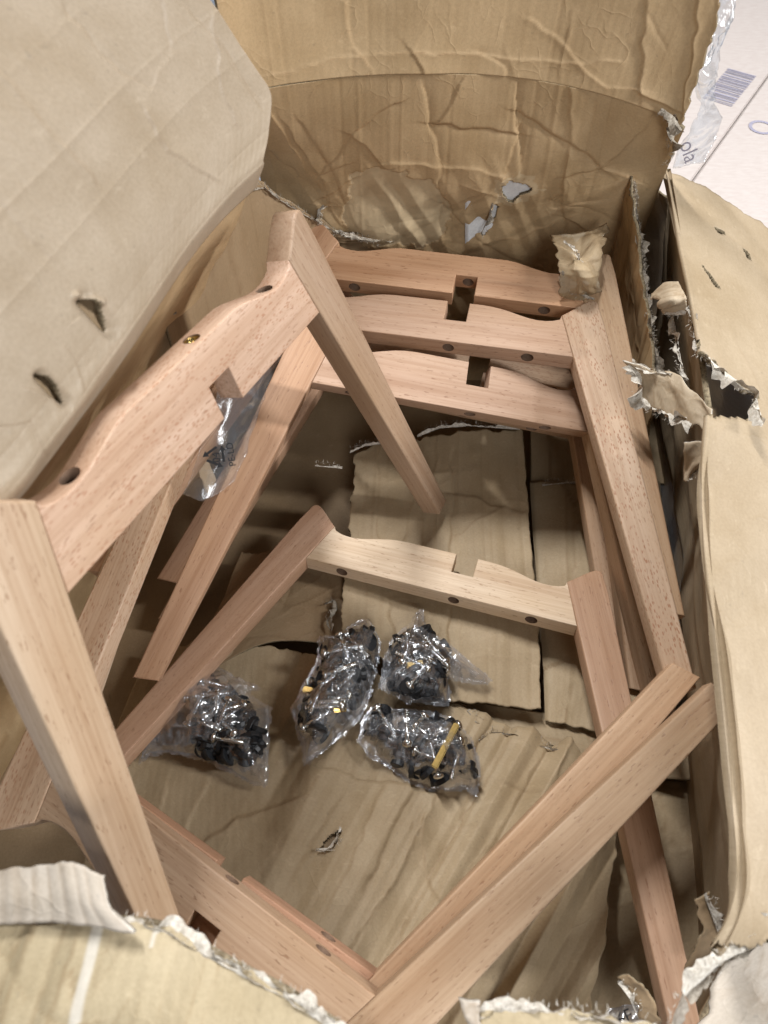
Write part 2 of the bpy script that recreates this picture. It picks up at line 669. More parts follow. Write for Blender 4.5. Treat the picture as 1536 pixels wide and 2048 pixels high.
def wood_mat(name):
    """beech; each part brings its own tone (object colour) and its amount of ray fleck (object alpha)"""
    m, nt, b = new_mat(name)
    oi = nt.nodes.new("ShaderNodeObjectInfo")
    at = nt.nodes.new("ShaderNodeAttribute")
    at.attribute_name = "grain"
    sh = nt.nodes.new("ShaderNodeVectorMath")
    sh.operation = 'ADD'
    cmb = nt.nodes.new("ShaderNodeCombineXYZ")
    for i, k in enumerate((3.1, 1.7, 2.3)):
        nt.links.new(mth(nt, 'MULTIPLY', oi.outputs["Random"], k), cmb.inputs[i])
    nt.links.new(at.outputs["Vector"], sh.inputs[0])
    nt.links.new(cmb.outputs[0], sh.inputs[1])
    g = sh.outputs[0]
    tone = oi.outputs["Color"]
    # growth bands
    bands = noise(nt, mapping(nt, g, (1.8, 46, 46)), 1.0, 3, 0.55, 0.5)
    r1 = ramp(nt, [(0.30, (0.80, 0.73, 0.67)), (0.50, (1, 1, 1)), (0.72, (1.07, 1.09, 1.10))])
    nt.links.new(bands, r1.inputs[0])
    c = mixc(nt, tone, r1.outputs[0], 0.85, 'MULTIPLY')
    fine = noise(nt, mapping(nt, g, (10, 420, 420)), 1.0, 3, 0.6)
    r2 = ramp(nt, [(0.32, (0.80, 0.74, 0.68)), (0.58, (1, 1, 1)), (0.8, (1.06, 1.07, 1.08))])
    nt.links.new(fine, r2.inputs[0])
    c = mixc(nt, c, r2.outputs[0], 0.7, 'MULTIPLY')
    big = noise(nt, mapping(nt, g, (7, 18, 18), (5, 5, 5)), 1.0, 3, 0.5)
    r3 = ramp(nt, [(0.3, (0.90, 0.84, 0.76)), (0.65, (1.02, 1.02, 1.04))])
    nt.links.new(big, r3.inputs[0])
    c = mixc(nt, c, r3.outputs[0], 0.8, 'MULTIPLY')
    # pores: short dark dashes along the grain
    po = noise(nt, mapping(nt, g, (120, 620, 620)), 1.0, 2, 0.5, 0.2)
    rp = ramp(nt, [(0.64, (0, 0, 0)), (0.70, (1, 1, 1))])
    nt.links.new(po, rp.inputs[0])
    c = mixc(nt, c, mixc(nt, tone, (0.45, 0.32, 0.24), 1.0, 'MULTIPLY'), mth(nt, 'MULTIPLY', rp.outputs[0], 0.55))
    # ray flecks
    vo = nt.nodes.new("ShaderNodeTexVoronoi")
    vo.feature = 'F1'
    vo.inputs["Scale"].default_value = 1.0
    vo.inputs["Randomness"].default_value = 1.0
    nt.links.new(mapping(nt, g, (170, 520, 520)), vo.inputs["Vector"])
    rf = ramp(nt, [(0.24, (1, 1, 1)), (0.36, (0, 0, 0))])
    nt.links.new(vo.outputs["Distance"], rf.inputs[0])
    vary = noise(nt, mapping(nt, g, (25, 60, 60)), 1.0, 2, 0.5)
    rv = ramp(nt, [(0.36, (0, 0, 0)), (0.55, (1, 1, 1))])
    nt.links.new(vary, rv.inputs[0])
    fk = mth(nt, 'MULTIPLY', mth(nt, 'MULTIPLY', rf.outputs[0], rv.outputs[0]), oi.outputs["Alpha"])
    c = mixc(nt, c, mixc(nt, tone, (0.62, 0.42, 0.32), 1.0, 'MULTIPLY'), mth(nt, 'MULTIPLY', fk, 0.9))
    nt.links.new(c, b.inputs["Base Color"])
    b.inputs["Roughness"].default_value = 0.5
    b.inputs["Specular IOR Level"].default_value = 0.35
    bp = nt.nodes.new("ShaderNodeBump")
    bp.inputs["Strength"].default_value = 0.35
    bp.inputs["Distance"].default_value = 0.0005
    nt.links.new(mth(nt, 'SUBTRACT', fine, mth(nt, 'MULTIPLY', rp.outputs[0], 0.7)), bp.inputs["Height"])
    nt.links.new(bp.outputs[0], b.inputs["Normal"])
    return m


def metal(name, col, rough, met=1.0):
    m, nt, b = new_mat(name)
    g = nt.nodes.new("ShaderNodeNewGeometry").outputs["Position"]
    n = noise(nt, g, 420, 3, 0.6)
    r = ramp(nt, [(0.3, tuple(c * 0.7 for c in col)), (0.7, col)])
    nt.links.new(n, r.inputs[0])
    nt.links.new(r.outputs[0], b.inputs["Base Color"])
    b.inputs["Metallic"].default_value = met
    b.inputs["Roughness"].default_value = rough
    return m


def film_mat(name, haze=0.10, gloss=0.5, tint=(0.93, 0.95, 1.0), crk=0.16):
    m = bpy.data.materials.new(name)
    m.use_nodes = True
    nt = m.node_tree
    nt.nodes.remove(nt.nodes["Principled BSDF"])
    out = nt.nodes["Material Output"]
    tr = nt.nodes.new("ShaderNodeBsdfTransparent")
    tr.inputs[0].default_value = tuple(tint) + (1,)
    gl = nt.nodes.new("ShaderNodeBsdfGlossy")
    gl.inputs["Roughness"].default_value = 0.13
    gl.inputs["Color"].default_value = (1, 1, 1, 1)
    df = nt.nodes.new("ShaderNodeBsdfDiffuse")
    df.inputs["Color"].default_value = (0.72, 0.74, 0.78, 1)
    lw = nt.nodes.new("ShaderNodeLayerWeight")
    lw.inputs["Blend"].default_value = 0.35
    g = nt.nodes.new("ShaderNodeNewGeometry").outputs["Position"]
    bp = nt.nodes.new("ShaderNodeBump")
    bp.inputs["Strength"].default_value = 0.22
    bp.inputs["Distance"].default_value = 0.002
    nt.links.new(noise(nt, g, 170, 4, 0.6, 0.8), bp.inputs["Height"])
    nt.links.new(bp.outputs[0], gl.inputs["Normal"])
    nt.links.new(bp.outputs[0], lw.inputs["Normal"])
    m1 = nt.nodes.new("ShaderNodeMixShader")
    fa = nt.nodes.new("ShaderNodeAttribute")
    fa.attribute_name = "fold"
    nt.links.new(mth(nt, 'ADD', mth(nt, 'MULTIPLY', fa.outputs["Fac"], crk), haze), m1.inputs[0])
    nt.links.new(tr.outputs[0], m1.inputs[1])
    nt.links.new(df.outputs[0], m1.inputs[2])
    m2 = nt.nodes.new("ShaderNodeMixShader")
    nt.links.new(mth(nt, 'ADD', mth(nt, 'MULTIPLY', lw.outputs["Facing"], gloss), 0.06), m2.inputs[0])
    nt.links.new(m1.outputs[0], m2.inputs[1])
    nt.links.new(gl.outputs[0], m2.inputs[2])
    nt.links.new(m2.outputs[0], out.inputs["Surface"])
    return m


def flat_mat(name, col, rough=0.6):
    m, nt, b = new_mat(name)
    g = nt.nodes.new("ShaderNodeNewGeometry").outputs["Position"]
    r = ramp(nt, [(0.35, tuple(c * 0.8 for c in col)), (0.65, col)])
    nt.links.new(noise(nt, g, 300, 3, 0.6), r.inputs[0])
    nt.links.new(r.outputs[0], b.inputs["Base Color"])
    b.inputs["Roughness"].default_value = rough
    return m


TORN = paper_mat("torn_paper", (0.40, 0.345, 0.275), (0.76, 0.71, 0.63))
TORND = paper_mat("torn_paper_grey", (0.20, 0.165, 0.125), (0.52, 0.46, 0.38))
EDGE = paper_mat("board_edge", (0.10, 0.075, 0.045), (0.36, 0.29, 0.19), 420)
K_WALL = [kraft("kraft_wall", (0.50, 0.355, 0.20), 'V', 0.09, (0.62, 0.48, 0.30)), EDGE]
K_LEFT = [kraft("kraft_flap_pale", (0.425, 0.342, 0.25), 'V', 0.14, rough=0.5, wrinkle=0.15, wear=0.3), EDGE]
K_RIGHT = [kraft("kraft_flap_buff", (0.385, 0.30, 0.20), 'U', 0.14, (0.62, 0.55, 0.42), rough=0.55, wrinkle=0.6, wear=0.15), EDGE]
K_FLOOR = [kraft("kraft_floor", (0.405, 0.31, 0.195), 'V', 0.14, (0.5, 0.45, 0.36)), EDGE]
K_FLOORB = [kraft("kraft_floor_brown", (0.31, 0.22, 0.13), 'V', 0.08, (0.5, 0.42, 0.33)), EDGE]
K_FRONT = [kraft("kraft_front", (0.46, 0.38, 0.25), 'V', 0.3, (0.68, 0.63, 0.55)), TORN]
K_WHITE = [kraft("ply_pale", (0.56, 0.50, 0.43), 'U', 0.0, (0.7, 0.68, 0.64)), TORN]
K_LINER = [paper_mat("white_liner", (0.75, 0.75, 0.75), (0.88, 0.88, 0.88)), TORN]
K_TONGUE = [kraft("kraft_tongue", (0.48, 0.39, 0.28), 'U', 0.2, (0.65, 0.6, 0.5)), TORN]
WOOD = wood_mat("beech")
BORE = flat_mat("shaded_end_grain", (0.25, 0.155, 0.10), 0.8)  # end grain, with the shade inside the bolt holes painted into its colour
STEEL = metal("steel", (0.72, 0.72, 0.70), 0.22)
BRASS = metal("brass", (0.52, 0.35, 0.12), 0.26)
BLACK = flat_mat("black_plastic", (0.010, 0.011, 0.013), 0.45)
FILM = film_mat("clear_film", 0.03, 0.85)
FILM_D = film_mat("milky_film", 0.05, 0.28, (0.95, 0.95, 0.95), 0.05)
INK = flat_mat("black_ink", (0.015, 0.015, 0.017), 0.5)
INKB = flat_mat("violet_ink", (0.36, 0.34, 0.42), 0.6)

# ------------------------------------------------------------------ ground and the neighbouring carton
def ground():
    m, nt, b = new_mat("granite")
    g = nt.nodes.new("ShaderNodeNewGeometry").outputs["Position"]
    v = nt.nodes.new("ShaderNodeTexVoronoi")
    v.inputs["Scale"].default_value = 190
    nt.links.new(g, v.inputs["Vector"])
    r = ramp(nt, [(0.0, (0.05, 0.06, 0.09)), (0.35, (0.18, 0.21, 0.27)), (0.55, (0.42, 0.46, 0.52)), (0.9, (0.6, 0.63, 0.66))])
    nt.links.new(v.outputs["Color"], r.inputs[0])
    nt.links.new(mixc(nt, r.outputs[0], (0.3, 0.33, 0.38), noise(nt, g, 30, 4)), b.inputs["Base Color"])
    b.inputs["Roughness"].default_value = 0.25
    V = [(-6, -6, -0.10), (6, -6, -0.10), (6, 6, -0.10), (-6, 6, -0.10)]
    link("ground", np_mesh("ground", V, [(0, 1, 2, 3)]), m, None, "speckled blue grey granite floor", None, None, "structure")


ground()


def bm_mesh(name, bm, smooth=False):
    me = bpy.data.meshes.new(name)
    bm.to_mesh(me)
    bm.free()
    if smooth:
        for p in me.polygons:
            p.use_smooth = True
    return me


def text_mesh(body, size, M, depth=0.0):
    cu = bpy.data.curves.new("lettering", 'FONT')
    cu.body = body
    cu.size = size
    cu.align_x = 'CENTER'
    cu.align_y = 'CENTER'
    cu.extrude = depth
    o = bpy.data.objects.new("lettering", cu)
    COL.objects.link(o)
    dg = bpy.context.evaluated_depsgraph_get()
    me = bpy.data.meshes.new_from_object(o.evaluated_get(dg))
    bpy.data.objects.remove(o)
    me.transform(M)
    return me


def carton():
    z = 0.15
    p0 = U(1413, 322, z)
    p1 = U(1536, 152, z)
    d1 = p1 - p0
    d1 /= np.linalg.norm(d1)
    d2 = np.array([d1[1], -d1[0], 0])
    corner = U(1496, 452, z)
    base = p0 + d1 * np.dot(corner - p0, d1)
    M = Matrix.Translation(Vector(base)) @ Matrix(((d1[0], -d2[0], 0, 0), (d1[1], -d2[1], 0, 0), (0, 0, 1, 0), (0, 0, 0, 1)))
    root = thing("carton", "pale pink white shipping carton with a printed barcode, standing outside the torn box", "box", M)
    m, nt, b = new_mat("carton_white")
    g = nt.nodes.new("ShaderNodeNewGeometry").outputs["Position"]
    r = ramp(nt, [(0.3, (0.50, 0.43, 0.395)), (0.7, (0.57, 0.51, 0.475))])
    nt.links.new(noise(nt, mapping(nt, g, (60, 200, 60), (0, 0, 0), (0, 0, 0.6)), 1.0, 4, 0.65), r.inputs[0])
    nt.links.new(r.outputs[0], b.inputs["Base Color"])
    b.inputs["Roughness"].default_value = 0.45
    h = z + 0.035

    def box(x0, x1, y0, y1, z0, z1, bev=0.003):
        bm = bmesh.new()
        bmesh.ops.create_cube(bm, size=1)
        for v in bm.verts:
            v.co = Vector(((x0 + x1) / 2 + v.co.x * (x1 - x0), (y0 + y1) / 2 + v.co.y * (y1 - y0), (z0 + z1) / 2 + v.co.z * (z1 - z0)))
        bmesh.ops.bevel(bm, geom=list(bm.edges), offset=bev, segments=2, affect='EDGES')
        return bm
    link("body", bm_mesh("body", box(0, 0.75, -0.22, 0.26, -h + 0.002, -0.004)), m, root)
    link("flap", bm_mesh("flap", box(-0.004, 0.754, -0.225, -0.0015, -0.004, 0, 0.0015)), m, root)
    link("flap", bm_mesh("flap", box(-0.004, 0.754, 0.0015, 0.265, -0.004, 0, 0.0015)), m, root)
    # print
    rng = random.Random(4)
    Mi = M.inverted()
    a = Mi @ Vector(U(1434, 205, z))
    c = Mi @ Vector(U(1484, 145, z))
    V, Fc = [], []
    dx = (c - a).normalized()
    dy = Vector((-dx.y, dx.x, 0))
    L = (c - a).length
    x = 0
    while x < L:
        w = rng.choice([0.0015, 0.002, 0.003, 0.0045])
        n = len(V)
        for s, t in ((0, -1), (w, -1), (w, 1), (0, 1)):
            q = a + dx * (x + s) + dy * t * 0.024
            V.append((q.x, q.y, 0.0008))
        Fc.append((n, n + 1, n + 2, n + 3))
        x += w + rng.choice([0.002, 0.003, 0.004])
    link("barcode", np_mesh("barcode", V, Fc, None, False), INKB, root)
    o = Mi @ Vector(U(1526, 256, z))
    me = text_mesh("O", 0.055, Matrix.Translation((o.x, o.y, 0.0008)) @ Matrix.Rotation(0.15, 4, 'Z'))
    link("lettering", me, INKB, root)


carton()

# ------------------------------------------------------------------ the torn box
BOX = thing("cardboard_box", "big battered brown cardboard box, torn open from above", "box", Matrix.Translation((0, 0.3, -0.02)))


class _Off:
    pass


def in_box(o):
    """keep world placement when hung under the box"""
    o.matrix_parent_inverse = BOX.matrix_world.inverted()
    return o


bpy.context.view_layer.update()

# far wall, from the floor up to its fold
def far_ctrl():
    top = [U(470, 200, .40), U(540, 174, .40), U(690, 152, .40), U(850, 146, .40), U(1010, 153, .395), U(1180, 182, .385), U(1320, 228, .37), U(1365, 262, .36)]
    rows = []
    for z, ya, yb in ((-.06, .765, .715), (.10, .755, .71), (.21, .748, .70), (.30, .725, .693)):
        row = []
        for i, t in enumerate(top):
            f = i / 7
            row.append((t[0] * 1.03 + 0.0, ya + (yb - ya) * f, z))
        rows.append(row)
    rows.append([tuple(t) for t in top])
    return rows


FAR = far_ctrl()
far_lines = [[(845, 150), (862, 250), (880, 330), (884, 470)], [(1030, 165), (1036, 250), (1040, 345)], [(1142, 170), (1140, 290), (1130, 352)],
             [(1040, 232), (1120, 275), (1205, 333)], [(1205, 333), (1260, 285), (1310, 225)], [(1205, 333), (1255, 352)], [(1205, 333), (1130, 352)],
             [(882, 410), (940, 460), (1000, 510), (1090, 545)], [(780, 322), (880, 328), (960, 338), (1010, 352)], [(930, 412), (1010, 352)],
             [(1010, 352), (1024, 300), (1040, 262)], [(1130, 352), (1128, 385), (1102, 395)], [(1120, 410), (1200, 398)], [(1126, 410), (1130, 480)],
             [(545, 225), (610, 330), (680, 440)], [(575, 250), (640, 350), (668, 420)], [(600, 240), (660, 330), (715, 455)], [(540, 300), (590, 345)],
             [(700, 270), (735, 290), (770, 330)], [(700, 270), (640, 350), (690, 330)], [(720, 250), (790, 205)], [(640, 395), (720, 350)],
             [(960, 480), (1050, 470), (1140, 430)], [(1140, 440), (1200, 470)], [(870, 250), (960, 262), (1030, 270)], [(920, 165), (905, 205), (880, 240)]]
patch = [(700, 345), (735, 330), (790, 335), (858, 360), (900, 405), (905, 440), (870, 490), (700, 490), (688, 420), (702, 380)]
tear = [(1008, 372), (1022, 358), (1042, 368), (1060, 376), (1044, 386), (1036, 396), (1018, 400), (1006, 390)]
split1 = [(985, 408), (1000, 400), (992, 440), (975, 470), (962, 470), (978, 440)]


def far_disp(X, Y, Uu, Vv):
    low = np.clip((Y - 300) / 90, 0, 1)
    d = px_creases(X, Y, far_lines, 0.0016, 5.0, 5)
    d += flute_folds(Uu, 3, 0.0005, 0.010, 0.04, .0011)
    d += folds(Uu, Vv, 11, 3, .03, .09, .0022) * (.3 + .7 * low) + folds(Uu, Vv, 21, 3, .008, .026, .0024) * low * np.clip((1250 - X) / 300, .3, 1)
    d += rnd_creases(Uu, Vv, 34, 0.0007, 0.0012, 0.04, 0.13, 8) * (0.25 + low)
    d += 0.003 * fbm(Uu / 0.14, Vv / 0.14, 2)
    d -= 0.0016 * inpoly(X, Y, patch, 7, 4)
    return d


for nm, vr_ in (("wall_panel", (0, 4)),):
    in_box(sheet(nm, FAR, K_WALL, BOX, 0.0012, 0.004, far_disp, line=lambda X, Y, a, b: px_lines(X, Y, far_lines, 1.7, 5),
                 mask=lambda X, Y, a, b: ~(inpoly(X, Y, tear, 4, 2) | inpoly(X, Y, [(990, 408), (996, 412), (984, 440), (968, 470), (964, 466), (978, 438)], 2, 6)),
                 torn=lambda X, Y, a, b: np.clip(0.8 * inpoly(X, Y, patch, 7, 4) + 0.7 * inpoly(X, Y, [(995, 360), (1030, 345), (1085, 372), (1050, 402), (990, 405)], 8, 8), 0, 1),
                 seed=3, label="crumpled far wall of the box, scuffed and split"))
# white liner seen through the tear
in_box(sheet("liner", [[UY(930, 505, .7265), UY(1110, 505, .7225)], [UY(930, 330, .7095), UY(1110, 330, .7060)]], K_LINER, BOX, 0.004, 0.002,
             disp=lambda X, Y, a, b: 0.0006 * ridged(a / .02, b / .02, 4), label="white lining paper behind the tear"))
for k, pl in enumerate(([(1002, 392), (1012, 372), (1006, 360), (1030, 350), (1060, 364), (1092, 380)], [(1000, 396), (1024, 404), (1048, 398), (1064, 384)], [(985, 410), (978, 440), (962, 472)],
                        [(700, 470), (720, 478), (760, 486)])):
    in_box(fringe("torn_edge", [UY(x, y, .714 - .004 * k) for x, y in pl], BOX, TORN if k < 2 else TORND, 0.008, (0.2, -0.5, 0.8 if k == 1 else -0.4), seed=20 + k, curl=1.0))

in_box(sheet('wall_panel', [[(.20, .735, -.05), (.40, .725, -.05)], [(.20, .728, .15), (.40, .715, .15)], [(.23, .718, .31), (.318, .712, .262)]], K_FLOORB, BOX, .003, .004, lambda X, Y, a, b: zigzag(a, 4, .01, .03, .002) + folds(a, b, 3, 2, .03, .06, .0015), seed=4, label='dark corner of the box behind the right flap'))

# upper flap of the far wall
ft = FAR[-1]
FF = [ft]
for dz, dy in ((.03, .004), (.07, .006), (.11, .006), (.16, .010)):
    FF.append([(t[0] * (1 + dz * 0.25) + (0.06 * dz if i >= 6 else 0), t[1] + dy, t[2] + dz) for i, t in enumerate(ft)])
flap_lines = [[(1060, 40), (1120, 80), (1160, 130), (1215, 172), (1270, 178)], [(1288, 0), (1284, 100), (1280, 185)], [(1402, -20), (1385, 100), (1368, 212)],
              [(540, 150), (700, 112), (850, 104), (1010, 118), (1170, 128), (1230, 118)], [(820, 100), (836, 118), (845, 146)], [(690, 0), (702, 90), (740, 140)],
              [(960, 110), (1005, 128), (1013, 150)], [(1280, 185), (1330, 205), (1372, 225)]]
in_box(sheet("flap", FF, K_WALL, BOX, 0.0013, 0.004, line=lambda X, Y, a, b: px_lines(X, Y, flap_lines, 1.7, 9), disp=
             lambda X, Y, a, b: px_creases(X, Y, flap_lines, 0.0014, 5.0, 9) + flute_folds(a, 6, 0.0004, 0.012, 0.05, .0011) + folds(a, b, 5, 2, .05, .12, .001) + 0.003 * fbm(a / .15, b / .15, 8) + rnd_creases(a, b, 10, .0008, .0018, .04, .12, 5),
             mask=lambda X, Y, a, b: X < np.interp(Y, [-400, 0, 60, 130, 170, 230, 300, 330], [1560, 1442, 1432, 1405, 1392, 1372, 1340, 1330]) + 3 * vnoise(Y / 12, Y * 0, 4),
             seed=6, label="tall brown flap standing up above the far wall"))

# left flap and wall: one bent board, split at the fold
ridge = [(-420, 1430), (-190, 1150), (0, 985), (80, 893), (170, 775), (270, 640), (370, 490), (450, 390), (527, 318)]
R3 = [U(x, y, .435) for x, y in ridge]
outw = np.array([-.93, .36, 0])
LF = []
for dz, k in ((-.50, .175), (-.30, .155), (-.15, .085), (-.06, .030), (-.010, .003)):
    LF.append([tuple(p + outw * k + np.array([0, 0, dz])) for p in R3])
LF.append([tuple(p) for p in R3])
far_up = [(536, 275), (541, 225), (542, 196), (535, 174), (518, 149), (488, 105), (418, 0), (300, -140), (120, -400)]
TLT = 0.34
pa, pd = R3[-1], R3[-1] - R3[-3]
pn = np.cross(pd, outw * TLT + np.array([0, 0, 1.0]))
c0 = np.array([0, 0, CAM_Z])
for x, y in far_up:
    r_ = rays(x, y)
    tgt = c0 + r_ * (np.dot(pa - c0, pn) / np.dot(r_, pn))
    dz = tgt[2] - R3[-1][2]
    b0 = R3[-1] + outw * TLT * dz + np.array([0, 0, dz])
    row = []
    for i, p in enumerate(R3):
        f = i / 8
        row.append(tuple(p + outw * TLT * dz + np.array([0, 0, dz]) + (tgt - b0) * f))
    LF.append(row)
left_lines = [[(130, 20), (230, 140), (300, 180)], [(300, 180), (320, 135), (346, 108)], [(350, 0), (420, 60), (510, 190)], [(425, 40), (440, 170), (470, 250)],
              [(0, 150), (90, 260), (190, 360)], [(290, 230), (330, 300), (430, 360)], [(0, 410), (100, 520)], [(320, 0), (335, 95)], [(430, 85), (520, 215)],
              [(150, 640), (190, 600), (240, 660)], [(130, 700), (165, 760), (150, 810)], [(0, 850), (60, 845), (90, 900)], [(60, 780), (110, 800)], [(190, 590), (215, 640)]]


def left_disp(X, Y, a, b):
    d = px_creases(X, Y, left_lines, 0.0010, 3.5, 12) - .006 * np.exp(-(segdist(X, Y, 165, 600, 222, 660)[0] / 14) ** 2) - .005 * np.exp(-(segdist(X, Y, 80, 752, 130, 804)[0] / 11) ** 2) + .004 * np.exp(-(segdist(X, Y, 150, 592, 200, 606)[0] / 7) ** 2) + 0.0015 * fbm(a / .14, b / .14, 7)
    d += folds(a, b, 9, 3, .02, .06, .0022) * np.clip((Y - 680) / 120, 0, 1)
    return (d + flute_folds(b, 5, 0.0004, 0.02, 0.06, .0012)) * np.clip(b / .02, 0, 1)


in_box(sheet("flap", LF, K_LEFT, BOX, 0.0012, 0.005, left_disp, line=lambda X, Y, a, b: .6 * px_lines(X, Y, left_lines, 1.6, 12, 0), seed=8, vr=(3.6, 14), label="big pale flap rising on the left, brightly lit",
             mask=lambda X, Y, a, b: ~(inpoly(X, Y, [(158, 600), (184, 600), (204, 618), (226, 664), (196, 646), (178, 622)]) | inpoly(X, Y, [(72, 746), (98, 754), (116, 772), (134, 808), (106, 790), (88, 768)]))))
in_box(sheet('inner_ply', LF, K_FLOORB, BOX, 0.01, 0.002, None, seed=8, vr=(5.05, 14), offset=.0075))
in_box(sheet("wall_panel", LF, K_WALL, BOX, 0.003, 0.005, lambda X, Y, a, b: 0.004 * fbm(a / .08, b / .08, 3) + folds(a, b, 3, 3, .03, .09, .002) + rnd_creases(a, b, 25, .001, .002, .05, .2, 4), seed=9, vr=(0, 4.6), offset=.006,
             label="shaded inner wall below the pale left flap"))

# torn inner ply in the far left corner
TP = [(330, 640, .36), (385, 545, .36), (440, 440, .35), (490, 377, .345), (528, 370, .335), (565, 398, .32), (602, 420, .305), (645, 446, .285), (692, 470, .27), (790, 478, .262)]
top = [UY(x, y, yy) for (x, y, z), yy in zip(TP, (.47, .52, .56, .62, .66, .68, .695, .715, .728, .734))]
in_box(sheet("torn_ply", [[(t[0] - .01, t[1] + .012, -0.05) for t in top], [(t[0] - .004, t[1] + .006, .16) for t in top], [tuple(t) for t in top]], K_FLOORB, BOX, 0.0025, 0.003,
             lambda X, Y, a, b: flute_folds(a, 4, .0012, .012, .035, .0015) + rnd_creases(a, b, 22, .0018, .0025, .03, .1, 6) + folds(a, b, 5, 3, .02, .06, .0018), edge=(0, 0, 0, .006), seed=11))
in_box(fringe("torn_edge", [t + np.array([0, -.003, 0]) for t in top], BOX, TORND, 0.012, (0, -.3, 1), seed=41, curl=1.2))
in_box(fringe("torn_edge", [UY(x, y, .712) for x, y in ((636, 462), (640, 420), (650, 412))], BOX, TORN, 0.012, (.6, -.6, .3), seed=43, curl=1.4))
in_box(fringe("torn_edge", [UY(x, y, .722) for x, y in ((655, 472), (680, 466), (708, 474))], BOX, TORN, 0.010, (0, -.6, .6), seed=44, curl=1.2))

# right wall: an inner ply with a torn top, then the outer board that folds out into a flap
IP = [(1248, 338, .705), (1256, 352, .70), (1264, 420, .665), (1277, 520, .61), (1290, 630, .555), (1303, 710, .515), (1313, 770, .49)]
itop = [UY(x, y, yy) for x, y, yy in IP]
in_box(sheet("torn_ply", [[(t[0] + .03, t[1], -.05) for t in itop], [(t[0] + .014, t[1], t[2] - .09) for t in itop], [(t[0] + .004, t[1], t[2] - .03) for t in itop], [tuple(t) for t in itop]], K_WALL, BOX, 0.0022, 0.003,
             lambda X, Y, a, b: flute_folds(a, 9, .0016, .010, .03, .002) + rnd_creases(a, b, 26, .0018, .0025, .03, .09, 16) + folds(a, b, 6, 3, .015, .045, .0016), edge=(0, .01, 0, .006), seed=13))
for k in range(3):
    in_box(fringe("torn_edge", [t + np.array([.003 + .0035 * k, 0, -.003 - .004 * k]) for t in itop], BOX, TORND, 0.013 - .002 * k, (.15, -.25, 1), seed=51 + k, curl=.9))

RR = [(1330, 338, .30), (1345, 420, .298), (1360, 500, .295), (1376, 575, .292), (1398, 700, .288), (1412, 830, .282), (1402, 960, .275), (1408, 1100, .27), (1428, 1260, .268), (1446, 1420, .265), (1462, 1600, .262), (1472, 1740, .258), (1452, 1830, .25), (1400, 1915, .24), (1340, 1985, .23), (1290, 2060, .225)]
rp = [U(*p) for p in RR]
WR = []
nout = []
for i, p in enumerate(rp):
    a = rp[max(i - 1, 0)]
    b = rp[min(i + 1, len(rp) - 1)]
    t = b - a
    n = np.array([-t[1], t[0], 0])
    n /= np.linalg.norm(n)
    nout.append(n)
for i in range(2):
    nout = [nout[0]] + [(nout[j - 1] + 2 * nout[j] + nout[j + 1]) / 4 for j in range(1, len(nout) - 1)] + [nout[-1]]
nout = [np.array([.97, -.12, 0]) if i < 6 else n / np.linalg.norm(n) for i, n in enumerate(nout)]
for dz, k in ((-1.2, .085), (-.55, .05), (-.25, .026), (-.07, .010)):
    WR.append([tuple(p + n * k + np.array([0, 0, p[2] * dz])) for p, n in zip(rp, nout)])
WR.append([tuple(p) for p in rp])
for d, k in ((-.003, .008), (-.013, .035), (-.034, .085), (-.06, .14), (-.088, .20)):
    row = []
    for i, (p, n) in enumerate(zip(rp, nout)):
        s = 1.0 if i < 11 else 0.55
        row.append(tuple(p + n * k * s + np.array([0, 0, d * s + (0.004 if i > 11 else 0)])))
    WR.append(row)
gap = [(1362, 604), (1378, 612), (1392, 672), (1398, 704), (1424, 728), (1452, 750), (1480, 772), (1508, 790), (1512, 842), (1458, 834), (1425, 828), (1400, 834), (1368, 806), (1330, 800), (1310, 745), (1335, 700), (1338, 640)]
slits = [[(1420, 440), (1432, 455), (1455, 470), (1438, 464)], [(1487, 498), (1498, 508), (1505, 522), (1496, 515)], [(1402, 530), (1416, 548), (1438, 580), (1428, 574)]]


def right_disp(X, Y, a, b):
    q = b - .20
    d = rnd_creases(a, b, 36, .0011, .0018, .03, .12, 23) + .0015 * fbm(a / .12, b / .1, 13)
    d += folds(a, b, 3, 3, .02, .06, .0022) * np.clip((Y - 800) / 60, .12, 1) * np.clip(2.4 - q / .06, .35, 1)
    return d


rmask = lambda X, Y, a, b: ~(inpoly(X, Y, gap, 5, 5) | inpoly(X, Y, slits[0], 1.5) | inpoly(X, Y, slits[1], 1.5) | inpoly(X, Y, slits[2], 1.5))
in_box(sheet("flap", WR, K_RIGHT, BOX, 0.0024, 0.005, right_disp, vr=(0.5, 9), seed=15, mask=lambda X, Y, a, b: (rmask(X, Y, a, b) | (b < .215)) & (a < 1.02 * a.max()) & (Y < 1895 + 12 * fbm(X / 20, Y / 20, 3)),
             edge=(.006, 0, 0, .004), label="buff flap folded out on the right, slit and torn through"))
in_box(sheet("inner_ply", [[tuple(p + n * .17 + np.array([0, 0, -.15])) for p, n in zip(rp[:12], nout)], [tuple(p + n * .034 + np.array([0, 0, -.05])) for p, n in zip(rp[:12], nout)], [tuple(p + n * .017 + np.array([0, 0, -.026])) for p, n in zip(rp[:12], nout)]], K_FLOORB, BOX, .006, .002,
             lambda X, Y, a, b: folds(a, b, 31, 2, .03, .06, .002), seed=15))
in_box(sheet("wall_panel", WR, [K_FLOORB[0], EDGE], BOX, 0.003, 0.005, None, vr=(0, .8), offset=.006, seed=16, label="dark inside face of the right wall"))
in_box(fringe("torn_edge", [U(x, y, .285) for x, y in ((1376, 612), (1390, 672), (1396, 704), (1424, 730), (1452, 752), (1480, 774), (1508, 792), (1516, 830), (1524, 850))], BOX, TORN, 0.014, (-.5, -.6, .2), seed=61, curl=1.0))
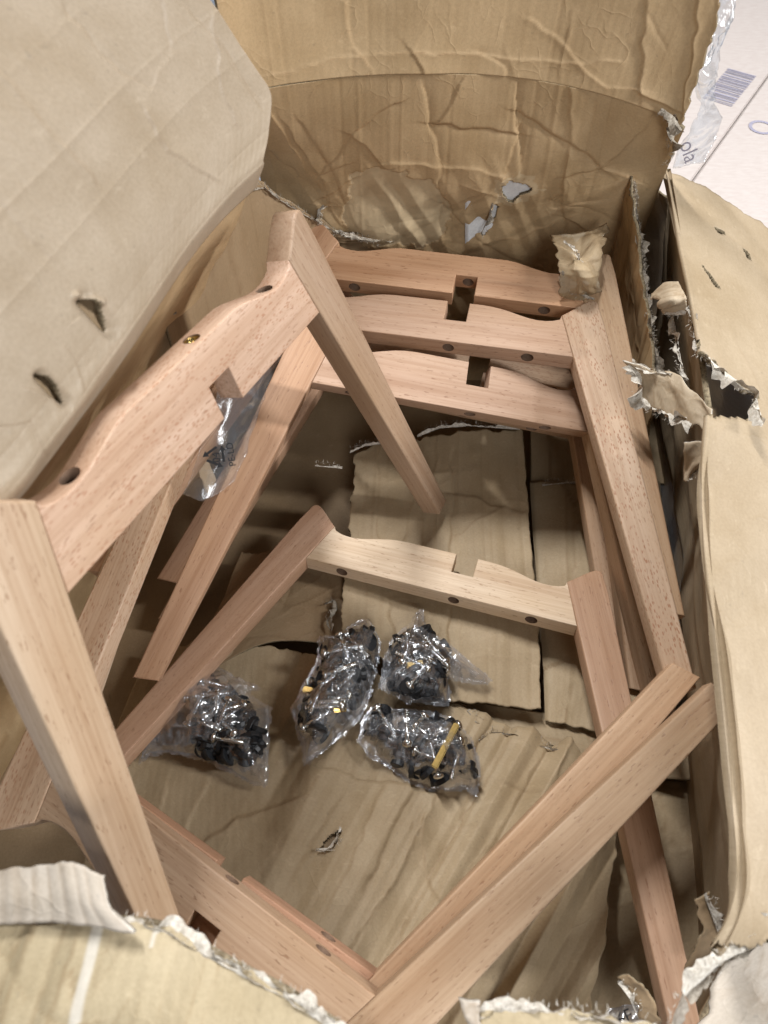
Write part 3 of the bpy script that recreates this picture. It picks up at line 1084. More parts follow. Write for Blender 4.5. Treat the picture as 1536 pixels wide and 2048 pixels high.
in_box(fringe("torn_edge", [U(x, y, .262) for x, y in ((1338, 618), (1346, 660), (1352, 700), (1362, 745), (1372, 760))], BOX, TORN, 0.010, (-.8, 0, .4), seed=62, curl=1.2))
# tongue of board torn inwards across the gap, and the curl above it
tg = [[U(1262, 728, .262), U(1300, 742, .266), U(1345, 746, .27), U(1385, 785, .276), U(1425, 822, .282)],
      [U(1280, 748, .255), U(1312, 764, .26), U(1345, 778, .266), U(1385, 808, .273), U(1424, 834, .28)],
      [U(1280, 796, .236), U(1314, 818, .244), U(1348, 832, .252), U(1385, 846, .266), U(1422, 858, .277)]]
in_box(sheet("torn_ply", tg, K_TONGUE, BOX, 0.0018, 0.0012, lambda X, Y, a, b: folds(a, b, 6, 3, .007, .022, .0016) + rnd_creases(a, b, 14, .0012, .002, .02, .06, 3), edge=(.008, 0, .005, .006), seed=21,
             label="bright torn tongue of card hanging over the wooden legs"))
in_box(fringe("torn_edge", tg[0][:3] + [], BOX, TORN, 0.010, (-.5, .2, .4), seed=63, curl=1.3))
in_box(fringe("torn_edge", [tg[0][0], tg[1][0], tg[2][0], tg[2][1], tg[2][2], tg[2][3]], BOX, TORN, 0.020, (-.6, -.3, -.1), seed=64, curl=1.0))
cl = [[U(1306, 582, .275), U(1330, 566, .285), U(1358, 564, .292)], [U(1318, 606, .288), U(1340, 598, .30), U(1366, 592, .302)], [U(1330, 628, .272), U(1350, 624, .28), U(1368, 618, .288)]]
in_box(sheet("torn_ply", cl, K_TONGUE, BOX, 0.0015, 0.0012, lambda X, Y, a, b: folds(a, b, 16, 3, .006, .018, .0026) + rnd_creases(a, b, 9, .0014, .002, .02, .05, 8), edge=(.006, .003, .004, .006), seed=25, label="curled yellowish scrap of torn card"))
in_box(fringe("torn_edge", cl[2], BOX, TORN, 0.010, (-.1, -.6, -.2), seed=65, curl=1.0))
lt = [[U(1368, 890, .262), U(1400, 880, .27), U(1424, 892, .274)], [U(1372, 930, .245), U(1392, 924, .256), U(1418, 922, .266)], [U(1374, 962, .235), U(1386, 952, .24), U(1404, 944, .25)]]
in_box(sheet("torn_ply", lt, K_TONGUE, BOX, 0.0015, 0.0012, lambda X, Y, a, b: folds(a, b, 4, 3, .006, .018, .0022), edge=(.006, 0, .006, .004), seed=27))
in_box(fringe("torn_edge", lt[2] + [lt[1][2]], BOX, TORN, 0.008, (-.5, -.5, -.2), seed=66, curl=1.2))
# ragged front right corner
in_box(fringe("torn_edge", [U(x, y, .242) for x, y in ((1530, 1835), (1505, 1880), (1470, 1900), (1440, 1915), (1400, 1950), (1362, 1985), (1345, 2030), (1338, 2060))], BOX, TORN, 0.012, (-.2, .4, .6), seed=67, curl=1.0))
in_box(fringe("torn_edge", [U(x, y, .236) for x, y in ((1536, 1845), (1500, 1895), (1450, 1925), (1405, 1960), (1370, 1990))], BOX, TORND, 0.010, (.1, -.4, .6), seed=68, curl=1.0))
sp = [[U(1240, 1962, .12), U(1262, 1955, .125)], [U(1262, 1990, .115), U(1288, 1985, .12)], [U(1290, 2052, .10), U(1318, 2050, .10)]]
in_box(sheet("torn_ply", sp, K_FLOORB, BOX, 0.0015, 0.0012, lambda X, Y, a, b: folds(a, b, 14, 3, .006, .02, .002), edge=(.005, .005, .004, 0), seed=28))
in_box(fringe("torn_edge", [sp[0][0], sp[1][0], sp[2][0]], BOX, TORN, 0.010, (.5, .4, .5), seed=69, curl=1.2))
sp2 = [[U(1395, 1795, .15), U(1418, 1790, .155)], [U(1400, 1870, .13), U(1440, 1860, .135)], [U(1368, 1950, .10), U(1420, 1950, .11)]]
in_box(sheet("torn_ply", sp2, K_FLOORB, BOX, 0.0015, 0.0012, lambda X, Y, a, b: folds(a, b, 15, 3, .008, .025, .002), edge=(.004, .005, 0, .004), seed=29))
in_box(fringe("torn_edge", [U(1415, 1790, .157), U(1430, 1830, .147), U(1442, 1862, .14)], BOX, TORN, 0.010, (.6, .2, .5), seed=70, curl=1.2))
# crumpled wad at the right end of the far wall
wd = [[UY(1140, 604, .60), UY(1166, 606, .594), UY(1196, 602, .60)], [UY(1126, 562, .59), UY(1162, 565, .578), UY(1204, 572, .595)], [UY(1120, 520, .61), UY(1158, 520, .595), UY(1202, 515, .615)], [UY(1112, 470, .66), UY(1160, 465, .66), UY(1212, 450, .675)]]
in_box(sheet("torn_ply", wd, K_FLOOR, BOX, 0.0016, 0.0012, lambda X, Y, a, b: folds(a, b, 8, 3, .010, .028, .0050) + folds(a, b, 9, 3, .005, .013, .0018) + rnd_creases(a, b, 10, .002, .002, .02, .06, 31), edge=(.008, .008, .006, .006), seed=30,
             torn=lambda X, Y, a, b: 0.35 * (fbm(a / .02, b / .02, 5) > .5), label="crumpled torn wad of card over the end of a rail"))
in_box(fringe("torn_edge", [UY(x, y, .59) for x, y in ((1122, 545), (1130, 560), (1145, 585), (1185, 600))], BOX, TORND, 0.010, (-.4, -.4, -.4), seed=71, curl=1.2))
in_box(fringe("torn_edge", [UY(x, y, .60) for x, y in ((1130, 485), (1150, 500), (1165, 530), (1150, 545))], BOX, TORN, 0.009, (.5, -.6, .2), seed=72, curl=1.2))
in_box(fringe("torn_edge", [UY(x, y, .672) for x, y in ((1345, 230), (1352, 255), (1340, 285), (1345, 310), (1330, 330))], BOX, TORND, 0.016, (-.6, -.6, .1), seed=73, curl=1.4))
in_box(fringe("torn_edge", [UY(x, y, .664) for x, y in ((1320, 222), (1345, 240), (1360, 265))], BOX, TORND, 0.012, (-.2, -.6, -.4), seed=74, curl=1.4))

# front wall: board folded outwards right under the camera
FE = [(-120, 1842, .30), (0, 1848, .30), (120, 1852, .30), (230, 1850, .30), (330, 1866, .30), (400, 1905, .298), (480, 1950, .295), (560, 1990, .292), (640, 2044, .29), (760, 2120, .285)]
fp = [U(*p) for p in FE]
FW = [[(p[0] * 1.02, p[1] - .12, -.06) for p in fp], [(p[0], p[1] - .02, .22) for p in fp], [(p[0], p[1] + .001, p[2] - .006) for p in fp]]
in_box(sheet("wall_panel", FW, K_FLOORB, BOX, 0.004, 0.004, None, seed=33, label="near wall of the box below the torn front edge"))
FL = [[tuple(p) for p in fp], [tuple(p + np.array([-.002, -.018, -.001])) for p in fp], [tuple(p + np.array([-.004, -.04, -.004])) for p in fp], [tuple(p + np.array([-.006, -.062, -.016])) for p in fp], [tuple(p + np.array([-.01, -.11, -.06])) for p in fp]]
in_box(sheet("flap", FL, K_FRONT, BOX, 0.0018, 0.004,
             lambda X, Y, a, b: zigzag(a + .12 * b, 21, .005, .017, .0018) + folds(a, b, 7, 3, .012, .04, .0020) + rnd_creases(a, b, 20, .0014, .0018, .02, .06, 17),
             torn=lambda X, Y, a, b: np.clip((fbm(a / .012, b / .2, 5) > .62) * .8, 0, 1), edge=(0, 0, .004, 0), seed=34, label="wrinkled torn front flap nearest the camera"))
in_box(fringe("torn_edge", [p + np.array([0, .002, .001]) for p in fp], BOX, TORN, 0.010, (0, .7, .5), seed=75, curl=1.0))
bk = [[U(-60, 1850, .312), U(60, 1850, .312), U(160, 1852, .312), U(262, 1862, .312)], [U(-60, 1800, .318), U(60, 1796, .32), U(150, 1792, .32), U(218, 1806, .318)], [U(-60, 1752, .318), U(60, 1744, .322), U(140, 1738, .324), U(200, 1748, .322)]]
in_box(sheet("torn_ply", bk, K_WHITE, BOX, 0.0016, 0.003, lambda X, Y, a, b: pillow(a, 8, .007, .010, .0012) + .002 * fbm(a / .04, b / .04, 3), edge=(0, .003, 0, .003), seed=35,
             label="pale peeled ply with flute ridges behind the front flap"))
F2 = [(960, 2034, .27), (1010, 2024, .27), (1080, 2026, .268), (1150, 2032, .265), (1230, 2044, .26), (1330, 2070, .25)]
f2 = [U(*p) for p in F2]
in_box(sheet("flap", [[tuple(p) for p in f2], [tuple(p + np.array([0, -.03, -.004])) for p in f2], [tuple(p + np.array([0, -.08, -.03])) for p in f2]], K_FRONT, BOX, 0.002, 0.004,
             lambda X, Y, a, b: rnd_creases(a, b, 8, .002, .005, .02, .06, 18), edge=(0, 0, .004, 0), seed=36, label="torn rim at the bottom of the view"))
in_box(fringe("torn_edge", [p + np.array([0, .001, .001]) for p in f2], BOX, TORN, 0.012, (0, .6, .6), seed=76, curl=1.1))
in_box(sheet("torn_ply", [[U(925, 2000, .275), U(962, 2008, .275)], [U(932, 2030, .272), U(960, 2036, .27)], [U(945, 2056, .268), U(965, 2056, .268)]], K_WHITE, BOX, 0.0014, 0.002,
             lambda X, Y, a, b: rnd_creases(a, b, 4, .002, .004, .01, .03, 19), edge=(.003, .003, .004, 0), seed=37, label="small white scrap sticking up from the front rim"))
# scrap boards outside, past the ragged corner
in_box(sheet("torn_ply", [[U(1400, 2060, .13), U(1560, 2060, .13)], [U(1440, 1960, .13), U(1560, 1940, .13)], [U(1480, 1890, .14), U(1560, 1860, .14)]], K_WHITE, BOX, 0.003, 0.003,
             lambda X, Y, a, b: rnd_creases(a, b, 6, .002, .006, .03, .08, 29), edge=(.006, 0, 0, .004), seed=38, label="pale scrap board outside the ragged corner"))

# ------------------------------------------------------------------ the bottom of the box
def fsheet(px, mat, seed, disp, label=None, res=.0022, th=.004, edge=(0, 0, 0, 0), mask=None, torn=None, name="bottom_flap", line=None):
    return in_box(sheet(name, [[U(*p) for p in row] for row in px], mat, BOX, res, th, disp, edge=edge, seed=seed, label=label, mask=mask, torn=torn, line=line))


rng0 = np.random.default_rng(5)
base = [[(x, y, -.048) for x in (-.44, -.1, .2, .34)] for y in (-.11, .1, .45, .77)]
in_box(sheet("bottom_panel", base, K_FLOORB, BOX, 0.006, 0.004, lambda X, Y, a, b: .002 * fbm(a / .1, b / .1, 4), seed=39))
# long lifted flap in the middle, brown on its left, with a fold to the right half
fsheet([[(688, 1300, .012), (760, 1310, .012), (850, 1380, .012), (900, 1400, .012), (985, 1404, .012), (1082, 1416, .012)],
        [(690, 1200, .014), (760, 1200, .014), (850, 1200, .014), (905, 1200, .016), (985, 1210, .018), (1072, 1215, .016)],
        [(703, 1040, .014), (770, 1040, .014), (850, 1040, .012), (902, 1040, .018), (975, 1040, .02), (1056, 1040, .018)],
        [(712, 905, .012), (775, 890, .012), (850, 880, .01), (905, 870, .018), (970, 865, .02), (1044, 862, .018)]],
       K_FLOOR, 45, lambda X, Y, a, b: px_creases(X, Y, [[(903, 985), (960, 998), (1000, 1018), (1042, 1024)], [(757, 890), (757, 1110)], [(905, 900), (898, 1290)], [(835, 960), (810, 1070), (790, 1110)], [(925, 1060), (1000, 1020)], [(780, 1220), (790, 1290)]], .0018, 5, 4)
       + flute_folds(a, 31, .0009, .008, .022, .0013) + .0015 * fbm(a / .06, b / .06, 5) + folds(a, b, 5, 2, .04, .09, .0011) + zigzag(a, 6, .012, .03, .0011) + rnd_creases(a, b, 16, .0008, .002, .03, .09, 32), "lifted middle bottom flap with a jagged crease across it", edge=(.004, .002, .003, .008), res=.0016, line=lambda X, Y, a, b: px_lines(X, Y, [[(903, 985), (960, 998), (1000, 1018), (1042, 1024)], [(757, 890), (757, 1110)], [(905, 900), (898, 1290)], [(835, 960), (810, 1070), (790, 1110)], [(925, 1060), (1000, 1020)], [(780, 1220), (790, 1290)]], 2.0, 4))
in_box(fringe("torn_edge", [U(x, y, .022) for x, y in ((835, 870), (880, 852), (940, 848), (1040, 855))], BOX, TORN, 0.011, (0, .7, .3), seed=80, curl=.9))
in_box(fringe("torn_edge", [U(x, y, .018) for x, y in ((700, 902), (730, 888), (762, 884))], BOX, TORN, 0.011, (0, .7, .3), seed=81, curl=.9))
in_box(fringe("torn_edge", [U(x, y, .06) for x, y in ((630, 928), (655, 930), (684, 933))], BOX, TORN, 0.006, (0, .7, .3), seed=82, curl=.6))
# right strip
fsheet([[(1090, 1440, -.008), (1100, 1442, -.004), (1120, 1444, -.003), (1200, 1462, -.003), (1330, 1480, -.003)], [(1084, 1300, -.008), (1100, 1300, -.004), (1130, 1300, -.003), (1230, 1300, -.003), (1350, 1300, -.003)],
        [(1068, 1100, -.008), (1080, 1100, -.004), (1120, 1100, -.003), (1210, 1100, -.003), (1330, 1100, -.003)], [(1060, 966, -.008), (1075, 966, -.004), (1120, 966, -.003), (1200, 966, -.003), (1320, 966, -.003)]],
       K_FLOOR, 46, lambda X, Y, a, b: px_creases(X, Y, [[(1130, 980), (1180, 1080)], [(1090, 1340), (1130, 1320), (1170, 1350)], [(1150, 970), (1150, 1240)]], .0018, 7, 3) + flute_folds(a, 33, .0008, .015, .05) + .001 * fbm(a / .05, b / .05, 3) + rnd_creases(a, b, 10, .0012, .005, .02, .06, 36),
       "darker right bottom flap with a torn end", edge=(0, 0, .003, .004))
fsheet([[(1062, 966, -.012), (1200, 966, -.012), (1330, 966, -.012)], [(1060, 850, -.010), (1200, 850, -.010), (1330, 850, -.010)], [(1050, 740, -.006), (1200, 740, -.006), (1330, 740, -.006)]], K_FLOOR, 47,
       lambda X, Y, a, b: px_creases(X, Y, [[(1098, 850), (1095, 950)]], .002, 7, 3) + .0015 * fbm(a / .05, b / .05, 3), edge=(0, 0, .003, 0))
in_box(fringe("torn_edge", [U(x, y, 0.0) for x, y in ((1085, 968), (1110, 964), (1160, 962))], BOX, TORN, 0.009, (0, .8, .2), seed=83, curl=.5))
# near bottom flap with strong kinks along its flutes
kink = [[(1005, 1500), (935, 1620), (800, 1870), (760, 1960)], [(880, 1580), (790, 1760), (700, 1900)], [(760, 1590), (700, 1740), (640, 1840)], [(700, 1560), (625, 1680), (560, 1800)],
        [(1085, 1500), (1010, 1640), (900, 1800)], [(1130, 1480), (1110, 1560), (1060, 1640)], [(640, 1560), (560, 1690), (520, 1750)], [(820, 1600), (740, 1760)], [(950, 1500), (985, 1440)], [(600, 1600), (480, 1640), (400, 1690)], [(330, 1580), (310, 1650)], [(420, 1560), (360, 1670)],
        [(650, 1540), (760, 1560), (880, 1590)], [(845, 1640), (850, 1740), (880, 1800)], [(1000, 1560), (1080, 1590)]]
hole = [(633, 1700), (652, 1680), (680, 1656), (672, 1678), (656, 1696)]


def near_disp(X, Y, a, b):
    s = np.clip((X - 500) / 120, .10, 1)
    T = X * .875 + Y * .485 + 2.5 * fbm(X / 200, Y / 200, 3)
    return (px_creases(X, Y, kink, .0020, 5, 13) + zigzag(T, 17, 18, 62, .0095) * s + zigzag(T, 19, 9, 20, .0011) * s
            + .002 * fbm(a / .07, b / .07, 6) + folds(a, b, 9, 2, .04, .09, .0012) + rnd_creases(a, b, 18, .0010, .0016, .03, .1, 38))


def zz_lines(T, seed, lo, hi, w=1.7):
    rng = random.Random(seed)
    x = float(T.min()) - hi
    best = np.full_like(T, 1e9)
    while x < float(T.max()) + hi:
        best = np.minimum(best, np.abs(T - x))
        rng.uniform(.15, 1)
        rng.random()
        x += rng.uniform(lo, hi)
    return np.exp(-(best / w) ** 2)


def near_line(X, Y, a, b):
    T = X * .875 + Y * .485 + 2.5 * fbm(X / 200, Y / 200, 3)
    return np.maximum(px_lines(X, Y, kink, 1.8, 13), .45 * zz_lines(T, 17, 18, 62) * np.clip((X - 500) / 120, 0, 1) * np.clip(.5 + fbm(X / 40, Y / 40, 77), 0, 1))


fsheet([[(100, 2060, .03), (420, 2100, .02), (700, 2100, .016), (900, 2100, .014), (1060, 2100, .012), (1170, 2100, .008)], [(160, 1760, .014), (420, 1800, .012), (700, 1800, .012), (900, 1800, .014), (1080, 1820, .014), (1220, 1800, .01)],
        [(200, 1580, .002), (420, 1580, .003), (680, 1600, .006), (880, 1610, .008), (1060, 1590, .008), (1230, 1600, .004)], [(240, 1440, -.006), (450, 1440, -.005), (680, 1470, -.004), (900, 1470, .002), (1020, 1468, .004), (1150, 1500, .002)],
        [(300, 1300, -.008), (470, 1290, -.008), (680, 1330, -.008), (840, 1400, -.007), (930, 1425, -.006), (1060, 1470, -.006)]], K_FLOOR, 48, near_disp,
       "near bottom flap kinked along its flutes, with a small punched hole", edge=(0, .004, 0, .006), res=.0016, line=near_line, mask=lambda X, Y, a, b: ~inpoly(X, Y, hole, 1.5, 3),
       torn=lambda X, Y, a, b: np.zeros_like(X))
fsheet([[(600, 1730, -.003), (720, 1730, -.003)], [(600, 1630, -.003), (720, 1630, -.003)]], K_FLOORB, 71, lambda X, Y, a, b: folds(a, b, 5, 2, .01, .03, .001), name="inner_ply")
in_box(fringe("torn_edge", [U(x, y, .008) for x, y in ((634, 1702), (660, 1700), (678, 1678), (684, 1655))], BOX, TORN, 0.006, (.4, -.2, .4), seed=84, curl=.8))
in_box(fringe("torn_edge", [U(x, y, .004) for x, y in ((935, 1420), (960, 1450), (955, 1482))], BOX, TORND, 0.012, (.6, .3, .5), seed=85, curl=1.4))
in_box(fringe("torn_edge", [U(x, y, .005) for x, y in ((955, 1480), (985, 1460), (1030, 1468), (1110, 1498), (1140, 1520))], BOX, TORND, 0.009, (.2, .6, .5), seed=86, curl=1.3))
fsheet([[(900, 1520, -.012), (1100, 1540, -.012), (1380, 1560, -.012)], [(890, 1440, -.012), (1050, 1460, -.012), (1400, 1500, -.012)], [(860, 1390, -.014), (1050, 1420, -.014), (1400, 1470, -.014)]], K_FLOOR, 49, lambda X, Y, a, b: px_creases(X, Y, [[(980, 1450), (1190, 1500)], [(1180, 1470), (1170, 1520)]], .002, 6, 3))
# raised edge under the right legs and rumpled lining beyond it
fsheet([[(1150, 2110, -.036), (1260, 2110, -.036), (1460, 2110, -.03)], [(1210, 1800, -.036), (1300, 1800, -.036), (1480, 1800, -.03)], [(1240, 1560, -.036), (1320, 1560, -.036), (1480, 1560, -.03)]], K_FLOOR, 52,
       lambda X, Y, a, b: folds(a, b, 3, 3, .02, .05, .003) + rnd_creases(a, b, 25, .001, .002, .03, .1, 41), res=.003)
# brown crumple left of the middle
fsheet([[(300, 1420, -.010), (520, 1290, -.004), (690, 1290, -.004)], [(420, 1250, -.010), (560, 1200, -.002), (684, 1190, .0)], [(480, 1110, -.012), (580, 1100, -.010), (690, 1090, -.010)]], K_FLOORB, 53,
       lambda X, Y, a, b: folds(a, b, 3, 3, .02, .06, .0022) + rnd_creases(a, b, 18, .0012, .002, .03, .1, 43) + .002 * fbm(a / .05, b / .05, 3), edge=(0, .004, 0, .005))
in_box(fringe("torn_edge", [U(x, y, .008) for x, y in ((648, 1206), (668, 1200), (672, 1215), (655, 1240), (660, 1262))], BOX, TORND, 0.010, (-.2, .3, .6), seed=87, curl=1.4))

# ------------------------------------------------------------------ wooden frames
SH_H, S1, LEN, W0, W1, TH, NW, ND, HX1, S2, NXU, NXN, HX2, HXC = 0.0524, 0.2962, 0.3137, 0.0384, 0.0225, 0.0222, 0.0241, 0.0249, 0.108, 0.3321, 0.0221, -0.019, 0.104, 0.020
WI = 0.30


def leg_outline(sg, s):
    c, ts = math.cos(s), math.tan(s)

    def inn(y):
        return WI / 2 + y * ts

    def wid(y):
        return W0 + (W1 - W0) * y / LEN
    yt = -0.0735
    xo = inn(yt) + wid(yt) / c
    xs = inn(-.0512)
    w = xo - xs
    pts = [(inn(LEN), LEN), (inn(0), 0), (xs, -.0512)]
    pts += [(xs + f * w, y) for f, y in ((.20, -.0577), (.42, -.0657), (.60, -.0715), (.74, -.0748), (.85, -.0757), (.93, -.0743), (.98, -.0714))]
    pts += [(xo + .0004, -.0668), (inn(-.05) + wid(-.05) / c, -.05), (inn(LEN) + wid(LEN) / c, LEN)]
    return [(sg * x, y) for x, y in pts]


def rail_outline(kind, fl):
    s1, s2 = (S1, S2) if fl > 0 else (S2, S1)
    nx = (NXU if kind == 'U' else NXN) * fl
    flat = -0.0535 if kind == 'U' else -0.0525
    L = [(-WI / 2, 0)]
    L.append((-(WI / 2 - .0512 * math.tan(s1)), -.0512))
    prof = [(.1310, -.0460), (.1240, -.0434), (.1165, -.0420), (.1085, -.0418), (.1, -.0429), (.0915, -.0450), (.08, -.0483), (.070, -.0509), (.060, -.0526), (.048, flat)]
    L += [(-x, max(y, flat)) for x, y in prof]
    if kind == 'U':
        L += [(nx - NW / 2, flat), (nx - NW / 2, flat + ND), (nx + NW / 2, flat + ND), (nx + NW / 2, flat)]
    L += [(x, max(y, flat)) for x, y in prof[::-1]]
    L.append((WI / 2 - .0512 * math.tan(s2), -.0512))
    L.append((WI / 2, 0))
    if kind == 'N':
        L += [(nx + NW / 2, 0), (nx + NW / 2, -ND), (nx - NW / 2, -ND), (nx - NW / 2, 0)]
    return L


def extrude(name, outl, z0, z1, bev=0.0013):
    """plank of the given outline with softly rounded rims"""
    P = np.array(outl, float)
    area = 0.5 * np.sum(P[:, 0] * np.roll(P[:, 1], -1) - np.roll(P[:, 0], -1) * P[:, 1])
    if area < 0:
        P = P[::-1]
    n = len(P)
    e = np.roll(P, -1, 0) - P
    e /= np.linalg.norm(e, axis=1, keepdims=True)
    nr = np.stack([-e[:, 1], e[:, 0]], 1)                # inward
    m = nr + np.roll(nr, 1, 0)
    m /= np.sum(m * np.roll(nr, 1, 0), 1, keepdims=True).clip(.55)
    bm = bmesh.new()
    rings = []
    for ins, z in ((1, z0), (.45, z0 + .10 * bev), (.12, z0 + .42 * bev), (0, z0 + bev), (0, z1 - bev), (.12, z1 - .42 * bev), (.45, z1 - .10 * bev), (1, z1)):
        Q = P + m * ins * bev
        rings.append([bm.verts.new((x, y, z)) for x, y in Q])
    for a, b in zip(rings[:-1], rings[1:]):
        for k in range(n):
            bm.faces.new((a[k], a[(k + 1) % n], b[(k + 1) % n], b[k]))
    bm.faces.new(rings[0][::-1])
    bm.faces.new(rings[-1])
    bmesh.ops.recalc_face_normals(bm, faces=list(bm.faces))
    return bm


def smooth_by_angle(me):
    for p in me.polygons:
        p.use_smooth = True
    try:
        me.set_sharp_from_angle(angle=math.radians(40))
    except Exception:
        pass


def set_grain(me, ax, org=(0, 0)):
    co = np.empty(len(me.vertices) * 3, np.float32)
    me.vertices.foreach_get("co", co)
    co = co.reshape(-1, 3)
    a = np.array(ax) / np.linalg.norm(ax)
    u = co[:, 0] * a[0] + co[:, 1] * a[1]
    w = -co[:, 0] * a[1] + co[:, 1] * a[0]
    at = me.attributes.new("grain", 'FLOAT_VECTOR', 'POINT')
    at.data.foreach_set("vector", np.stack([u, w, co[:, 2]], -1).astype(np.float32).ravel())


_cache = {}


def rail_mesh(kind, fl):
    if ('r', kind, fl) in _cache:
        return _cache[('r', kind, fl)]
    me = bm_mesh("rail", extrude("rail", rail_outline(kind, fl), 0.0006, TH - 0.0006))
    ob = bpy.data.objects.new("rail_blank", me)
    COL.objects.link(ob)
    bm = bmesh.new()
    hx = (HX1, HX2) if fl > 0 else (HX2, HX1)
    nx = (NXU if kind == 'U' else NXN) * fl
    for x in (-hx[0], hx[1]):
        bmesh.ops.create_cone(bm, cap_ends=True, segments=20, radius1=.0066, radius2=.0066, depth=.2, matrix=Matrix.Translation((x, -.02, TH / 2)) @ Matrix.Rotation(math.pi / 2, 4, 'X'))
    bmesh.ops.create_cone(bm, cap_ends=True, segments=20, radius1=.0062, radius2=.0062, depth=.2, matrix=Matrix.Translation((nx - .002 * fl, -.02, TH / 2)) @ Matrix.Rotation(math.pi / 2, 4, 'X'))
    cut = bpy.data.objects.new("cutter", bm_mesh("cutter", bm))
    COL.objects.link(cut)
    md = ob.modifiers.new("b", 'BOOLEAN')
    md.object = cut
    md.operation = 'DIFFERENCE'
    md.solver = 'EXACT'
    md.use_self = False
    dg = bpy.context.evaluated_depsgraph_get()
    res = bpy.data.meshes.new_from_object(ob.evaluated_get(dg))
    bpy.data.objects.remove(ob)
    bpy.data.objects.remove(cut)
    res.name = "rail"
    smooth_by_angle(res)
    set_grain(res, (1, 0.0))
    res.materials.clear()
    res.materials.append(WOOD)
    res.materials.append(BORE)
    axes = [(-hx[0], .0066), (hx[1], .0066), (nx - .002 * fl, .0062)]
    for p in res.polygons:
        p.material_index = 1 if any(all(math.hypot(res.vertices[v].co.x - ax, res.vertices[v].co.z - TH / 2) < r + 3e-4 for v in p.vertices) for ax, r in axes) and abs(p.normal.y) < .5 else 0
    _cache[('r', kind, fl)] = res
    return res


def leg_mesh(sg, s):
    k = ('l', sg, s)
    if k in _cache:
        return _cache[k]
    me = bm_mesh("leg", extrude("leg", leg_outline(sg, s), 0, TH, 0.0020))
    smooth_by_angle(me)
    set_grain(me, (sg * math.sin(s), math.cos(s)))
    me.materials.append(WOOD)
    _cache[k] = me
    return me


POSES = {"C": [[0.9529, -0.3021, 0.0246], [-0.2981, -0.9488, -0.1045], [0.0549, 0.0923, -0.9942], [0.0555, 0.3302, 0.0528]],
         "A": [[0.388, 0.2552, -0.8856], [0.9093, -0.263, 0.3225], [-0.1506, -0.9304, -0.3341], [-0.1093, 0.2985, 0.3624]],
         "B2": [[0.9741, -0.2117, 0.0793], [-0.2219, -0.9626, 0.1553], [0.0435, -0.1688, -0.9847], [0.0481, 0.5497, 0.2056]],
         "B3": [[0.9813, -0.1407, -0.1313], [-0.0738, -0.9052, 0.4186], [-0.1778, -0.4011, -0.8986], [0.0732, 0.4831, 0.1713]],
         "B1": [[0.9781, -0.1965, 0.0686], [-0.207, -0.9527, 0.2226], [0.0216, -0.232, -0.9725], [0.0677, 0.6105, 0.2168]],
         "D1": [[-0.8443, 0.5278, 0.0928], [0.5351, 0.8205, 0.2011], [0.0299, 0.2194, -0.9752], [-0.1325, 0.0579, 0.1414]],
         "D2": [[-0.8556, 0.5096, 0.0907], [0.517, 0.8329, 0.1976], [0.0251, 0.216, -0.9761], [-0.1355, 0.067, 0.1189]],
         "Bx": [[0.9737, -0.2225, 0.0483], [-0.2236, -0.8938, 0.3888], [-0.0433, -0.3893, -0.9201], [0.0894, 0.5732, 0.1399]],
         "E": [[0.9737, -0.2225, 0.0483], [-0.2236, -0.8938, 0.3888], [-0.0433, -0.3893, -0.9201], [0.0730, 0.5450, 0.1010]]}


def frame(key, kind, fl, label, rail, legl, legr):
    R = POSES[key]
    M = Matrix(((R[0][0], R[0][1], R[0][2], R[3][0]), (R[1][0], R[1][1], R[1][2], R[3][1]), (R[2][0], R[2][1], R[2][2], R[3][2]), (0, 0, 0, 1)))
    root = thing("wooden_frame", label, "wooden frame", M, "beech leg frames in the box")
    s1, s2 = (S1, S2) if fl > 0 else (S2, S1)
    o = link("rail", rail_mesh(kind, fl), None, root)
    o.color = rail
    o = link("leg", leg_mesh(-1, s1), None, root)
    o.color = legl
    o = link("leg", leg_mesh(1, s2), None, root)
    o.color = legr
    return root


fA = frame("A", 'N', -1, "pinkish beech frame standing upright on its legs beside the pale left flap", (0.606, 0.418, 0.299, 0.75), (0.586, 0.437, 0.303, 0.1), (0.394, 0.271, 0.181, 0.1))
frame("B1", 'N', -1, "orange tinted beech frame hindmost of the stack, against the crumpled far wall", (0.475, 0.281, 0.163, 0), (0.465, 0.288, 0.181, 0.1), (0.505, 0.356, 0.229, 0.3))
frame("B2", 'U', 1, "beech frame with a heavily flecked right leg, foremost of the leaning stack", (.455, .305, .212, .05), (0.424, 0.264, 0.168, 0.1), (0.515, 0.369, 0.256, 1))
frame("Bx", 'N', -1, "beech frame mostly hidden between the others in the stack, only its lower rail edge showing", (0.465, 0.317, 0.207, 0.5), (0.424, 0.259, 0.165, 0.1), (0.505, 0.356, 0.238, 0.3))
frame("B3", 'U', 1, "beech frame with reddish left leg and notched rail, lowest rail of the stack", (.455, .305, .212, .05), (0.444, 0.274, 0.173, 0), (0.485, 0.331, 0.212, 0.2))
frame("E", 'U', 1, "darkest beech frame at the very bottom of the stack, only leg tips showing", (0.465, 0.317, 0.207, 0.5), (0.414, 0.259, 0.165, 0.1), (0.465, 0.317, 0.207, 0.2))
frame("C", 'U', 1, "beech frame with a pale rail lying flat on the box bottom behind the screw bags", (0.667, 0.518, 0.367, 0), (0.455, 0.288, 0.191, 0.3), (0.475, 0.307, 0.204, 0.05))
frame("D1", 'U', -1, "tan beech frame lying uppermost across the front, its leg crossing to the right wall", (0.515, 0.360, 0.242, 0.1), (0.455, 0.320, 0.209, 0.15), (0.545, 0.384, 0.264, 0.9))
frame("D2", 'N', 1, "beech frame lying beneath the uppermost front frame, notch on its inner edge", (0.495, 0.297, 0.194, 0.1), (0.525, 0.351, 0.220, 0.2), (0.545, 0.418, 0.299, 0.1))

